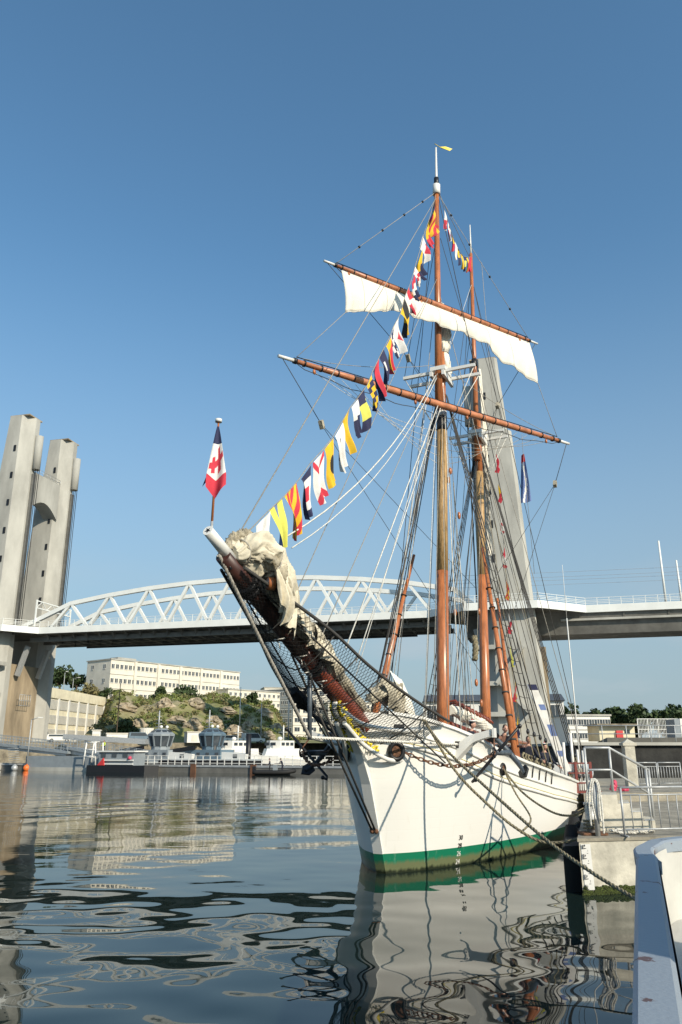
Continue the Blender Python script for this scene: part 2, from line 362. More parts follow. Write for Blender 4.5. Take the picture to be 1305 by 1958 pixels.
def leaves(mb, c, r, n, size, sc=(1, 1, 1), mi=0):
    c = np.array(c)
    d = rng.normal(size=(n, 3)); d /= np.linalg.norm(d, axis=1)[:, None]
    rad = r * (0.45 + 0.6 * rng.random(n) ** 0.6)
    p = c + d * rad[:, None] * np.array(sc)
    for i in range(n):
        a = rng.normal(size=3); a /= np.linalg.norm(a); b = np.cross(a, rng.normal(size=3)); b /= np.linalg.norm(b); s_ = size * (0.6 + rng.random() * .8)
        o = len(mb.v); mb.v.extend([tuple(p[i] - a * s_ - b * s_ * .5), tuple(p[i] + a * s_ * .2 - b * s_), tuple(p[i] + a * s_), tuple(p[i] - a * .2 * s_ + b * s_)])
        mb.f.append((o, o + 1, o + 2, o + 3)); mb.mi.append(mi); mb.sm.append(False)
def tree(name, label, loc, h, r, leaf, blobs=9, n=90, size=.35, group=None, cat='tree'):
    t = thing(name, label, cat, loc, 0, group)
    tr = MB(); tr.tube([(0, 0, -.3), (.05 * r, 0, h * .35), (-.04 * r, .05 * r, h * .8)], [.06 * r + .08, .05 * r + .05, .03], 7)
    cr = MB()
    for k in range(blobs):
        a = random.random() * 6.28; rr = r * .55 * math.sqrt(random.random()); zz = h * ((.42 if cat == 'tree' else .2) + (.45 if cat == 'tree' else .6) * random.random())
        c = (rr * math.cos(a), rr * math.sin(a), zz); br = r * (.33 + .25 * random.random())
        tr.tube([(0, 0, h * .3), V3((0, 0, h * .4), c, .6), c], [.035 * r + .03, .02 * r + .02, .01], 5)
        leaves(cr, c, br, n, size, (1, 1, .8))
    tr.build('trunk', 'bark', t); cr.build('crown', leaf, t); return t

def shrub_field():
    a = MB(); 
    for i in range(1500):
        x = random.uniform(-86, -11); y = foot(x) + random.random() ** 0.8 * 66
        if math.sin(x * .45 + y * .21) + math.sin(x * .17 - y * .31 + 1) < -0.35 and random.random() < .8: continue
        r = random.uniform(.4, 1.25)
        leaves(a, (x, y, hh(x, y) + r * .4), r, 42, .21, (1, 1, .75), 0 if random.random() < .07 else (1 if random.random() < .66 else 2))
    o = a.build('hillside_scrub', ['leaf1', 'leaf2', 'leaf3']); tag(o, 'green and dry scrub covering the rocky hillside above the quay', 'scrub', kind='stuff')
shrub_field()
M['rock'] = mat('hill_rock', (0.36, 0.30, 0.21), 0.95, var=0.45, vscale=0.9, bump=0.8, bscale=2.2)
for i in range(15):
    x = -52 + i * 2.6 + random.uniform(-1, 1); dd = (23.5, 3.0, 12)[i % 3] + random.uniform(-1.5, 1.5); y = foot(x) + dd; w_ = random.uniform(.9, 1.9); hgt = random.uniform(1.2, 2.3); ph = random.random() * 6
    def rk(u, v):
        a = u * 2 * math.pi; e_ = (v - .25) * math.pi / 1.5; k_ = 1 + .25 * math.sin(3 * a + ph) + .22 * math.sin(5 * a + 4 * e_ + ph) + .16 * math.sin(9 * e_ + 3 * a) + random.uniform(-.13, .13)
        return (w_ * 1.35 * math.cos(a) * math.cos(e_) * k_, w_ * .8 * math.sin(a) * math.cos(e_) * k_, hgt * math.sin(e_) * (1 + .2 * math.sin(5 * a + ph)))
    q = MB(); q.grid(rk, 18, 9, smooth=False); o = q.build('rock_outcrop', 'rock'); o.location = (x, y, hh(x, y)); tag(o, 'tan rock outcrop %s' % ('on the upper hillside just under the crest', 'at the foot of the hill behind the quay', 'halfway up the scrubby hillside')[i % 3], 'rock', 'rock outcrops on the hillside')
tree('evergreen_tree', 'dark evergreen tree behind the lift bridge pylon, above the cream building', (-88, 250, hh(-88, 250) - .3), 10, 5.2, 'leaf1', 12, 120, .4)
tree('round_tree', 'dark purple-green tree beside the lamp posts on the hilltop wall', (-83, 251, hh(-83, 251) - .3), 6.5, 3.6, 'leaf1', 9, 100, .35)
tree('bush', 'dry brown bush by the end wall of the long pale building', (-75.5, 242, hh(-75.5, 242) - .3), 4.6, 3.4, 'leaf3', 9, 90, .35, cat='bush')
tree('round_bush', 'dense dark green bush in front of the long building end wall', (-70.3, 241, hh(-70.3, 241) - .3), 5.6, 2.7, 'leaf1', 9, 110, .3, cat='bush')
tree('bush', 'wide low bush on the hill crest under the middle of the long building', (-46, 236, hh(-46, 236) - .3), 4.2, 4.0, 'leaf1', 10, 90, .32, cat='bush')
tree('bush', 'small dark bush on the hill crest between round bush and wide bush', (-52, 232, hh(-52, 232) - .3), 3.4, 2.0, 'leaf1', 7, 80, .3, cat='bush')
tree('bush', 'ivy-dark bush on the hill shoulder below the low pale annex', (-25.5, 232, hh(-25.5, 232) - .3), 5, 2.0, 'leaf1', 8, 80, .3, cat='bush')
tree('bush', 'bushy dark green clump at the foot of the hill by the white shed', (-46.5, 176, 4.3), 5.5, 3.0, 'leaf1', 10, 110, .3, cat='bush')
# tree line beyond the dark quay wall
for i, (x, h, r) in enumerate([(69 + 4.9 * k, 10.6 + 1.3 * math.sin(k * 1.7), 5.2 + .7 * math.sin(k * 2.9)) for k in range(13)]):
    tree('broadleaf_tree', 'dark broadleaf tree in the row along the skyline beyond the dark quay wall', (x, 262 + 6 * math.sin(i * 2.3), 4), h + 1.5, r, 'leaf1', 10, 110, .55, group='skyline trees beyond the dark quay wall')

# ------------------------------------------------------------------ buildings
def block(name, label, o, d, ln, dep, z0, z1, floors, cols, wall='pale', win=(1.1, 1.3), glass='glass', roof='concrete', off=0.0, group=None, endcols=0, course=True):
    """a building whose facade starts at o, runs ln metres along unit vector d, with the body behind it (left-hand side of d)"""
    dx, dy = d; nx_, ny_ = dy, -dx
    t = thing(name, label, 'building', (o[0], o[1], z0), math.atan2(dy, dx), group)
    hgt = z1 - z0
    q = MB(); q.box((ln / 2, dep / 2, hgt / 2), (ln, dep, hgt)); q.build('wall', wall, t)
    q = MB(); q.box((ln / 2, dep / 2, hgt + .18), (ln + .5, dep + .5, .36)); q.build('roof', roof, t)
    fh = hgt / floors
    wq = MB(); wq.box((0, 0, 0), (win[0], .16, win[1])); me_f = wq.mesh('window', 'glass' if glass is None else glass)
    fq = MB(); fq.box((0, 0, win[1] / 2 + .06), (win[0] + .24, .26, .1)); fq.box((0, 0, -win[1] / 2 - .06), (win[0] + .24, .3, .12)); fq.box((0, 0, 0), (.07, .22, win[1])); me_s = fq.mesh('window_frame', 'white')
    for fl in range(floors):
        for c in range(cols):
            x = (c + .5) * ln / cols; z = (fl + .55) * fh + off
            wo = inst('window', me_f, t, (x, 0.0, z)); inst('window_frame', me_s, wo, (0, 0, 0))
        for c in range(endcols):
            wo = inst('window', me_f, t, (0.0, (c + .5) * dep / endcols, (fl + .55) * fh), (0, 0, math.pi / 2)); inst('window_frame', me_s, wo)
        if course and fl > 0:
            q = MB(); q.box((ln / 2, -.03, fl * fh), (ln + .1, .2, .16)); q.build('string_course', 'concrete', t)
    return t
def un(a, b): v = Vector((b[0] - a[0], b[1] - a[1])); l = v.length; return (v.x / l, v.y / l), l
d, ln = un((-69.5, 240), (-36, 283))
lb = block('long_hilltop_building', 'long three-storey pale building with rows of small windows on top of the hill', (-69.5, 240), d, ln, 12, 16.5, 29.2, 3, 34, 'pale', (.95, 1.25), endcols=2)
for k in range(1, 6):
    q = MB(); q.box((k * ln / 6, -.15, 6.3), (.9, .5, 12.7)); q.build('pilaster', 'pale', lb)
q = MB(); q.box((8, 5, 13.6), (7, 4, .9)); q.build('roof_plant', 'concrete', lb)
d2, l2 = un((-36.3, 277), (-22, 292))
block('annex_building', 'low pale annex adjoining the far end of the long hilltop building', (-38, 270), d2, 26, 10, 16.5, 22.5, 2, 12, 'pale', (.9, 1.0))
block('white_block', 'pale apartment block behind the hill shoulder, above the blue-grey office', (-31.5, 330), (.97, .24), 14, 10, 8, 27.5, 6, 6, 'pale', (1.3, 1.2))
block('blue_grey_office', 'blue-grey office block with a grid of square windows beyond the hill', (-30, 292), (.85, -.52), 15, 18, 5, 23.5, 6, 9, 'navygrey', (1.0, 1.3))
block('white_office', 'white office block with large windows beside the blue-grey office', (-16.8, 284), (.9, .43), 22, 10, 5, 24, 6, 7, 'pale', (1.9, 1.4))
block('gabled_house', 'grey house with white quoins behind the ship figurehead', (-4, 250), (.97, .2), 14, 10, 4.3, 17, 4, 5, 'pale', (1.0, 1.5))
block('slate_roof_hall', 'white hall with arched openings and dark slate roof behind the foremast', (24, 236), (.98, -.15), 40, 16, 4.3, 16.3, 1, 8, 'white', (2.6, 5.6), off=1.6)
q = MB(); q.extr([(0, -1, 12.2), (0, 17, 12.2), (0, 8, 14.6)], (40.4, 0, 0)); q.build('pitched_roof', 'slate', [o for o in COL.objects if o.name == 'slate_roof_hall'][0])
block('long_white_building', 'long white flat-roofed building behind the antenna, beside the beige kiosk', (48, 172), (.995, .1), 9.5, 10, 4.3, 9.9, 2, 8, 'white', (1.0, 1.1))
# cream building with tall glazed bays beside the left pylon
d, ln = un((-72.2, 198.0), (-69.8, 237.6))
cb = thing('cream_building', 'cream building with tall glazed bays between white piers beside the bridge tower', 'building', (-72.2, 198.0, 4.4), math.atan2(d[1], d[0]), None); cb.scale = (1, 1, 1.20)
q = MB(); q.box((ln / 2, 12, 5.5), (ln, 23.8, 11)); q.build('wall', 'cream', cb)
q = MB(); q.box((ln / 2, 11.9, 10.2), (ln + .3, 24.3, 2.0)); q.build('parapet', 'cream', cb)
q = MB(); q.box((ln / 2, 14, 11.6), (ln, 18, .8)); q.build('roof', 'stone', cb)
for k in range(7):
    q = MB(); q.box((k * ln / 6, -.12, 4.6), (.75, .34, 9.2)); q.build('pier', 'white', cb)
pq = MB(); pq.box((0, 0, 0), (.5, .14, 1)); pme = pq.mesh('pane', 'paneglass'); fq = MB()
for k in range(6):
    for (za, zb) in ((0.2, 3.0), (4.0, 5.8), (6.9, 8.9)):
        wb = MB(); wb.box(((k + .5) * ln / 6, .05, (za + zb) / 2), (ln / 6 - .7, .16, zb - za)); wo = wb.build('window', 'pale', cb)
        for j in range(7):
            inst('pane', pme, wo, ((k + .5) * ln / 6 - (ln / 6 - .9) / 2 + (j + .5) * (ln / 6 - .9) / 7, -.03, (za + zb) / 2), scale=(1.05, 1, (zb - za) * .94))

# ------------------------------------------------------------------ lift bridge
BA = Vector((-60.1, 155.5)); BE = Vector((.967, -.255)); BN = Vector((.255, .967)); BROT = math.atan2(-.255, .967)
def bthing(name, label, cat='bridge', group=None): return thing(name, label, cat, (BA.x, BA.y, 0), BROT, group)
def tower(label, u0, sgn, v0):
    """sgn -1: tower left of the span (outer side towards -u); local x = u along the bridge, y = v across it"""
    t = bthing('bridge_tower', label, 'bridge tower', 'towers of the lift bridge')
    for k in range(2):
        vb = v0 + k * 14.2; dep = 5.0
        fr = (lambda v: v) if k == 0 else (lambda v: v)
        def pl(w_, ch=2.0):
            pts = [(0, 2.4), (1.9, 0), (w_ - .5, 0), (w_, .6), (w_, dep - .6), (w_ - .5, dep), (1.2, dep), (0, dep - 1.2)]
            pts = [(u0 + sgn * x, vb + y) for x, y in pts]
            return pts if sgn > 0 else pts[::-1]
        q = MB()
        lv = [(3.4, 10.4), (14, 9.5), (30, 8.4), (57, 6.9), (57.4, 6.2), (71.5, 5.2)]
        for (za, wa), (zb, wb_) in zip(lv[:-1], lv[1:]): q.prism(pl(wa), za, zb, pl(wb_))
        q.build('pylon', 'concrete', t)
        q = MB(); q.prism([(u0 + sgn * x, vb + y) for x, y in ((.2, .3), (5.0, .3), (5.0, 4.7), (.2, 4.7))][::sgn], 71.5, 71.75); q.build('cap', 'concdark', t)
        # vertical guide slot and lift pipe on the inner side
        q = MB(); q.tube([(u0 - sgn * .55, vb + 3.4, 60), (u0 - sgn * .55, vb + 3.4, 67.6)], .85, 16); q.build('pulley_housing', 'concrete', t)
        q = MB(); q.box((u0 - sgn * .15, vb + 3.4, 42), (.5, 1.0, 34)); q.build('guide_rail', 'girder', t)
        for dv in (2.9, 3.5, 4.1):
            q = MB(); q.tube([(u0 - sgn * .9, vb + dv, 27), (u0 - sgn * .9, vb + dv, 60)], .07, 5); q.build('lift_cable', 'black', t)
        for zz in (34, 40, 46, 52, 58, 64):
            q = MB(); q.box((u0 + sgn * 2.6, vb - .02, zz), (.5, .25, 1.3)); q.build('slit_window', 'black', t)
    # portal beam between the pylons with curved soffit
    pts = []
    y0 = v0 + 4.6; y1 = v0 + 14.6
    prof = [(y0, 60.3), (y1, 60.3), (y1, 52.0)] + [(lerp(y1, y0, i / 8), 52.0 + 2.6 * math.sin(math.pi * i / 8)) for i in range(1, 8)] + [(y0, 52.0)]
    q = MB(); q.extr([(u0 + sgn * 1.0, y, z) for y, z in prof], (sgn * 3.2, 0, 0)); q.build('portal_beam', 'concrete', t)
    q = MB()
    for i in range(9): q.tube([(u0 + sgn * 1.1, lerp(y0, y1, i / 8), 60.3), (u0 + sgn * 1.1, lerp(y0, y1, i / 8), 61.4)], .05, 4)
    for zz in (60.8, 61.4): q.tube([(u0 + sgn * 1.1, y0, zz), (u0 + sgn * 1.1, y1, zz)], .05, 4)
    q.build('handrail', 'galv', t)
    # base block between the pylons, below the deck, with stair landings and service cage
    q = MB(); q.box((u0 + sgn * 5.5, v0 + 9.6, 11.5), (9.0, 9.4, 16)); q.build('base_wall', 'concdark', t)
    for zz, uu in ((19.0, 0), (13.2, .6), (8.4, 1.2)):
        q = MB(); q.box((u0 + sgn * (uu + 1.2), v0 + .1, zz), (4.2, 2.6, .7)); q.build('stair_landing', 'concrete', t)
    for k_, (za, zb, ua, ub) in enumerate(((19, 13.2, 6.5, 2), (13.2, 8.4, 2.6, 7), (8.4, 4.2, 7, 2.6))):
        q = MB(); q.beam((u0 + sgn * ua, v0 - .7, za), (u0 + sgn * ub, v0 - .7, zb), 1.5, .5); q.build('stair_flight', 'concrete', t)
    q = MB()
    for i in range(6): q.tube([(u0 - sgn * .4, v0 + 7 + i * .7, 11.5), (u0 - sgn * .4, v0 + 7 + i * .7, 13.6)], .06, 4)
    for zz in (11.5, 12.5, 13.6): q.tube([(u0 - sgn * .4, v0 + 7, zz), (u0 - sgn * .4, v0 + 10.5, zz)], .06, 4)
    q.build('service_cage', 'galv', t)
    for vv in (v0 + 6.2, v0 + 13):
        q = MB(); q.beam((u0 + sgn * .2, vv, 17.2), (u0 - sgn * 1.6, vv, 23), .8, .8); q.build('bracket', 'galv', t)
    return t
tower('twin concrete bridge tower with stained portal beam beside the cream building', -5.6, -1, -3.2)
tower('twin concrete bridge tower standing behind the schooner mainmast', 87.2, 1, -3.6)

_q = MB(); _q.box((0, 0, 0), (.09, .09, 1.2)); POST_ME = _q.mesh('railing_post', 'steelwhite')
def deckpart(name, label, edge, far, zt, soff, mats=('steelwhite', 'galv')):
    t = bthing(name, label, 'bridge'); 
    for k in range(len(edge) - 1):
        (ua, va), (ub, vb) = edge[k], edge[k + 1]
        q = MB(); q.extr([(ua, va, zt - 1.25), (ub, vb, zt - 1.25), (ub, vb, zt), (ua, va, zt)], (0, .35, 0)); q.build('fascia', mats[0], t)
        n = max(1, int(math.hypot(ub - ua, vb - va) / 1.9))
        for i in range(n + (k == len(edge) - 2)):
            inst('railing_post', POST_ME, t, (lerp(ua, ub, i / n), lerp(va, vb, i / n) + .15, zt + .6))
        for zz in (.3, .55, .8, 1.2):
            q = MB(); q.beam((ua, va + .15, zt + zz), (ub, vb + .15, zt + zz), .05, .06); q.build('rail', mats[0], t)
    q = MB(); q.prism([(u, v + .4) for u, v in edge] + [(u, far - (v - edge[0][1])) for u, v in edge[::-1]], zt - .95, zt - .35); q.build('deck', 'asphalt', t)
    return t
# lift span with its two bowstring trusses
ls = deckpart('bridge_lift_span', 'white bowstring truss lift span between the two concrete towers', [(-14, -5.4), (-4.2, -5.4), (.2, 0), (77.7, 0), (84.4, -5.4), (96.5, -5.4)], 13.4, 26.25, 1)
q = MB(); q.box((39, 6.7, 25.0), (80, 12.2, .2)); q.build('soffit_plate', 'girder', ls)
for i in range(27):
    q = MB(); u = 1.2 + i * 2.9; q.extr([(u, 1.0, 25.0), (u, 12.4, 25.0), (u, 11.2, 23.7), (u, 2.2, 23.7)], (.3, 0, 0)); q.build('cross_girder', 'girder', ls)
for v in (2.2, 6.7, 11.2):
    q = MB(); q.box((39, v, 24.1), (84, .4, .9)); q.build('main_girder', 'girder', ls)
q = MB(); q.box((39, 11.5, 23.5), (70, .25, .3)); q.build('inspection_rail', 'black', ls)
def archz(u): return 34.0 - 3.4 * ((u - 42) / 38) ** 2
for v in (1.3, 12.1):
    NP = 9; us = [1.85 + i * 8.5 for i in range(NP + 1)]
    top = [(us[i] + us[i + 1]) / 2 for i in range(NP)]
    pth = [(-5.5, 26.2)] + [(u, archz(u)) for u in top] + [(82.5, 29.9), (86.5, 26.2)]
    for (a_, za), (b_, zb) in zip(pth[:-1], pth[1:]):
        q = MB(); q.beam((a_, v, za), (b_, v, zb), .75, .8); q.build('top_chord', 'steelwhite', ls)
    for i in range(NP):
        for e_ in (us[i], us[i + 1]):
            q = MB(); q.beam((e_, v, 26.0), (top[i], v, archz(top[i])), .5, .62, up=(0, 1, 0)); q.build('diagonal', 'steelwhite', ls)
# catenary gantry frames at both ends
for u in (-1.5, 79.5):
    q = MB()
    for v in (.8, 12.6): q.box((u, v, 29), (.25, .25, 6))
    for zz in (30.4, 31.8): q.box((u, 6.7, zz), (.2, 11.8, .2))
    for k in range(7): q.beam((u, .8 + k * 1.7, 30.4 + 1.4 * (k % 2)), (u, 2.5 + k * 1.7, 31.8 - 1.4 * (k % 2)), .1, .1)
    q.build('gantry', 'steelwhite', ls)
ap = deckpart('bridge_approach', 'white edged approach deck on a dark box girder carrying two white masts', [(96.5, -5.4), (104.2, 1.6), (190, 1.2)], 12.4, 26.25, 1)
q = MB(); q.extr([(84, 1.9, 25.3), (84, 11, 25.3), (84, 10.0, 21.6), (84, 3, 21.6)], (108, 0, 0)); q.build('box_girder', 'girder', ap)
q = MB(); q.box((145, 2.0, 23.9), (90, .5, .35)); q.build('girder_ledge', 'concrete', ap)
for i in range(10):
    q = MB(); q.extr([(103 + i * 7, 1.7, 25.2), (103 + i * 7, 3.6, 25.2), (103 + i * 7, 3.0, 22.4)], (.3, 0, 0)); q.build('stiffener', 'girder', ap)
al = deckpart('bridge_left_approach', 'white edged approach deck beyond the bridge tower by the cream building', [(-90, 1.0), (-22, 1.0), (-14, -5.4)], 12.4, 26.25, 1)
for u, v, hgt in ((117, 3, 11), (120.5, 10, 9)):
    q = MB(); o_ = BA + BE * u + BN * v; q.tube([(0, 0, 0), (0, 0, hgt)], [.22, .16], 8)
    o = q.build('lamp_mast', 'steelwhite'); o.location = (o_.x, o_.y, 25.9); tag(o, 'white mast on the approach deck, %s' % ('tall one' if hgt == 11 else 'short one'), 'mast')
for k, (zz, v) in enumerate(((33, 4), (31.6, 4), (33, 8), (31.6, 8))):
    q = MB(); a_ = BA + BE * 79 + BN * v; b_ = BA + BE * 190 + BN * v
    q.tube(sag((a_.x, a_.y, zz), (b_.x, b_.y, zz), .6, 12), .022, 4); o = q.build('overhead_wire', 'galv'); tag(o, 'thin overhead tram wire strung above the bridge deck', 'wire', 'overhead wires of the bridge')

# ------------------------------------------------------------------ the schooner (local x aft along the keel from the stem, y to starboard, z up from the waterline)
S0 = Vector((1.0, 21.35, 0)); SA = R(66)
def Ls(s, l, z): return (s, -l, z)                       # l to port
def W(s, l, z): return Vector((S0.x + math.cos(SA) * s + math.sin(SA) * l, S0.y + math.sin(SA) * s - math.cos(SA) * l, z))
ship = thing('schooner', 'white wooden topsail schooner with green boot-top moored at the pontoon', 'sailing ship', S0, SA)
WLc = ([0, .6, 1.93, 3.82, 5.4, 7.7, 10, 16, 21, 24.2, 25], [.07, .62, 1.34, 2.02, 2.43, 2.92, 3.15, 3.1, 2.3, 1.0, .6])
RLc = ([0, .35, .8, 1.4, 2.2, 3.3, 4.8, 6.3, 8.8, 11.3, 17, 22, 26.3], [.10, .52, .92, 1.24, 1.62, 2.06, 2.45, 2.76, 3.1, 3.25, 3.2, 2.75, 1.9])
SHc = ([-1.4, 0, 1, 2, 3.1, 4.9, 7.9, 10.4, 12.3, 16, 20, 25], [3.86, 3.68, 3.47, 3.22, 2.92, 2.58, 2.17, 1.92, 1.74, 1.66, 1.85, 2.35])
def sheer(s): return float(np.interp(s, *SHc))
def sm(x, c):
    return float((np.interp(x - .25, *c) + 2 * np.interp(x, *c) + np.interp(x + .25, *c)) / 4) if x > .3 else float(np.interp(x, *c))
def stem_s(z): return float(np.interp(z, [-1.2, 0, .9, 2.13, 3.0, 3.9], [.15, 0, -.36, -.88, -1.16, -1.38]))
def hb(s, z):
    t = max(0.0, min(1.15, z / max(.5, sheer(s)))); d = s - stem_s(z)
    if d <= 0: return 0.0
    a = sm(d, WLc); b = sm(max(0, s + 1.38) if t > .98 else d, RLc)
    r = lerp(a, b, t ** 1.15)
    if z < 0: r *= (1 + z * .22)
    return r
def hullp(s, z, side=1, off=0.0): return Ls(s, side * (hb(s, z) + off), z)
hmat = bpy.data.materials.new('hull_paint'); hmat.use_nodes = True; nt = hmat.node_tree; pb = nt.nodes['Principled BSDF']; pb.inputs['Roughness'].default_value = 0.32
t = nt.nodes.new('ShaderNodeTexCoord'); sp = nt.nodes.new('ShaderNodeSeparateXYZ'); nt.links.new(t.outputs['Object'], sp.inputs[0])
def ramp(lo, hi, src):
    m_ = nt.nodes.new('ShaderNodeMapRange'); m_.inputs[1].default_value = lo; m_.inputs[2].default_value = hi; nt.links.new(src, m_.inputs[0]); return m_.outputs[0]
def mixc(f, a_, b_):
    m_ = nt.nodes.new('ShaderNodeMix'); m_.data_type = 'RGBA'
    nt.links.new(f, m_.inputs['Factor'])
    for k_, v_ in (('A', a_), ('B', b_)):
        if isinstance(v_, tuple): m_.inputs[k_].default_value = (*v_, 1)
        else: nt.links.new(v_, m_.inputs[k_])
    return m_.outputs['Result']
def math2(op, a_, b_):
    m_ = nt.nodes.new('ShaderNodeMath'); m_.operation = op
    for i_, v_ in enumerate((a_, b_)):
        if isinstance(v_, (int, float)): m_.inputs[i_].default_value = v_
        else: nt.links.new(v_, m_.inputs[i_])
    return m_.outputs[0]
mpz = nt.nodes.new('ShaderNodeMapping'); mpz.inputs['Scale'].default_value = (5, 5, .8); nt.links.new(t.outputs['Object'], mpz.inputs[0])
nn = nt.nodes.new('ShaderNodeTexNoise'); nn.inputs['Scale'].default_value = 1.6; nn.inputs['Detail'].default_value = 6; nt.links.new(mpz.outputs[0], nn.inputs['Vector'])
zf = math2('ADD', sp.outputs['Z'], math2('MULTIPLY', math2('SUBTRACT', nn.outputs['Fac'], .5), .22))
streak = ramp(.60, .78, nn.outputs['Fac'])
white_c = mixc(ramp(.62, .85, nn.outputs['Fac']), (.75, .74, .70), (.67, .655, .60))
green_c = mixc(math2('MULTIPLY', streak, .8), (.010, .165, .088), (.16, .30, .22))
green_c = mixc(ramp(.30, .20, zf), green_c, (.13, .15, .075))
green_c = mixc(ramp(.10, .03, zf), green_c, (.020, .026, .014))
fin = mixc(ramp(.462, .466, sp.outputs['Z']), green_c, white_c)
nt.links.new(fin, pb.inputs['Base Color'])
wv = nt.nodes.new('ShaderNodeTexWave'); wv.bands_direction = 'Z'; wv.inputs['Scale'].default_value = 1.25; wv.inputs['Distortion'].default_value = .35; wv.inputs['Detail'].default_value = 1
nt.links.new(t.outputs['Object'], wv.inputs['Vector'])
bpn = nt.nodes.new('ShaderNodeBump'); bpn.inputs['Strength'].default_value = .05; bpn.inputs['Distance'].default_value = .02
nt.links.new(math2('ADD', ramp(0, .06, wv.outputs['Fac']), math2('MULTIPLY', nn.outputs['Fac'], .4)), bpn.inputs['Height']); nt.links.new(bpn.outputs[0], pb.inputs['Normal'])
M['hull'] = hmat
svals = [0, .02, .06, .12, .2, .3, .42, .56, .72, .9, 1.1, 1.35, 1.65, 2.0, 2.4, 2.9, 3.4, 4, 4.7, 5.4, 6.2, 7, 8, 9, 10, 11, 12, 13.5, 15, 17, 19, 21, 23, 25]
zfr = [-.45] + [i / 26 for i in range(27)]
def hp(i, j, side):
    d = svals[i]; tz = zfr[j]
    z = tz * 3.86 if tz < 0 else None
    s = d
    for _ in range(3):
        zz = (tz if tz > 0 else tz) * sheer(s) if tz >= 0 else -1.2
        s = stem_s(zz) + d * (24.6 - stem_s(zz)) / 25.0
    return hullp(s, zz, side)
for side, nm in ((1, 'hull'), (-1, 'hull')):
    q = MB(); n, m_ = len(svals), len(zfr)
    q.v = [hp(i, j, side) for i in range(n) for j in range(m_)]
    for i in range(n - 1):
        for j in range(m_ - 1):
            f = (i * m_ + j, (i + 1) * m_ + j, (i + 1) * m_ + j + 1, i * m_ + j + 1)
            q.f.append(f if side > 0 else f[::-1]); q.mi.append(0); q.sm.append(True)
    if side > 0: ho = q.build('hull', 'hull', ship)
    else:
        o = q.build('hull', 'hull', ship)
q = MB(); n = 40   # transom + deck
ds = [-1.0 + (25.2) * i / n for i in range(n + 1)]
def deckz(s): return sheer(s) - .6
q.v = [Ls(s, sd * max(0.05, hb(s, deckz(s)) - .08), deckz(s)) for s in ds for sd in (1, -1)]
for i in range(n): q.f.append((2 * i, 2 * i + 1, 2 * i + 3, 2 * i + 2)); q.mi.append(0); q.sm.append(False)
q.build('deck', 'deckconc', ship)
q = MB(); zt = sheer(24.6); q.add([hullp(24.6, z, sd) for z in (-1.2, 0, .8, zt) for sd in (1, -1)], [(0, 1, 3, 2), (2, 3, 5, 4), (4, 5, 7, 6)]); q.build('transom', 'hull', ship)
# inner bulwark, cap rail, strakes
for side in (1, -1):
    q = MB(); ss = [-.95 + .4 * i for i in range(64)]
    ring = []
    for s in ss:
        b = hb(s, sheer(s) - .02)
        ring.append((Ls(s, side * (b + .06), sheer(s)), Ls(s, side * (b + .06), sheer(s) + .075), Ls(s, side * max(.02, b - .2), sheer(s) + .075), Ls(s, side * max(.02, b - .2), sheer(s))))
    q.v = [p for r_ in ring for p in r_]
    for i in range(len(ss) - 1):
        for k in range(4):
            f = (i * 4 + k, i * 4 + (k + 1) % 4, (i + 1) * 4 + (k + 1) % 4, (i + 1) * 4 + k); q.f.append(f); q.mi.append(0); q.sm.append(False)
    q.build('cap_rail', 'white', ship)
    q = MB(); q.v = [p for s in ss for p in (Ls(s, side * max(.02, hb(s, sheer(s)) - .1), sheer(s)), Ls(s, side * max(.02, hb(s, deckz(s)) - .1), deckz(s)))]
    for i in range(len(ss) - 1): q.f.append((2 * i, 2 * i + 1, 2 * i + 3, 2 * i + 2)); q.mi.append(0); q.sm.append(True)
    q.build('inner_bulwark', 'maroon', ship)
    for drop, rr, mt in ((.40, .035, 'white'), (.62, .020, 'paleyellow'), (.70, .045, 'white')):
        pts = [hullp(s, sheer(s) - drop, side, .008) for s in [-.75 + .3 * i for i in range(82)]]
        q = MB(); q.tube(pts, rr if mt == 'white' else .009, 6); q.build('rubbing_strake', mt, ship)
# stem post and beakhead
sf = [(.12, -.5), (.0, 0), (-.38, .9), (-.95, 2.13), (-1.42, 2.85), (-2.0, 3.38), (-2.55, 3.72), (-2.78, 3.86)]
sb = [(.5, -.5), (.35, 0), (.05, .9), (-.5, 2.13), (-.85, 2.85), (-1.15, 3.3), (-1.9, 3.62), (-2.5, 3.98)]
q = MB()
for k in range(len(sf) - 1):
    w0 = .125 if k < 4 else .10; w1 = .125 if k < 3 else .09
    a0, a1, b0, b1 = sf[k], sf[k + 1], sb[k], sb[k + 1]
    q.add([Ls(a0[0], w0, a0[1]), Ls(a0[0], -w0, a0[1]), Ls(b0[0], -w0, b0[1]), Ls(b0[0], w0, b0[1]), Ls(a1[0], w1, a1[1]), Ls(a1[0], -w1, a1[1]), Ls(b1[0], -w1, b1[1]), Ls(b1[0], w1, b1[1])],
          [(0, 1, 5, 4), (1, 2, 6, 5), (2, 3, 7, 6), (3, 0, 4, 7)])
q.build('stem_post', 'hull', ship)
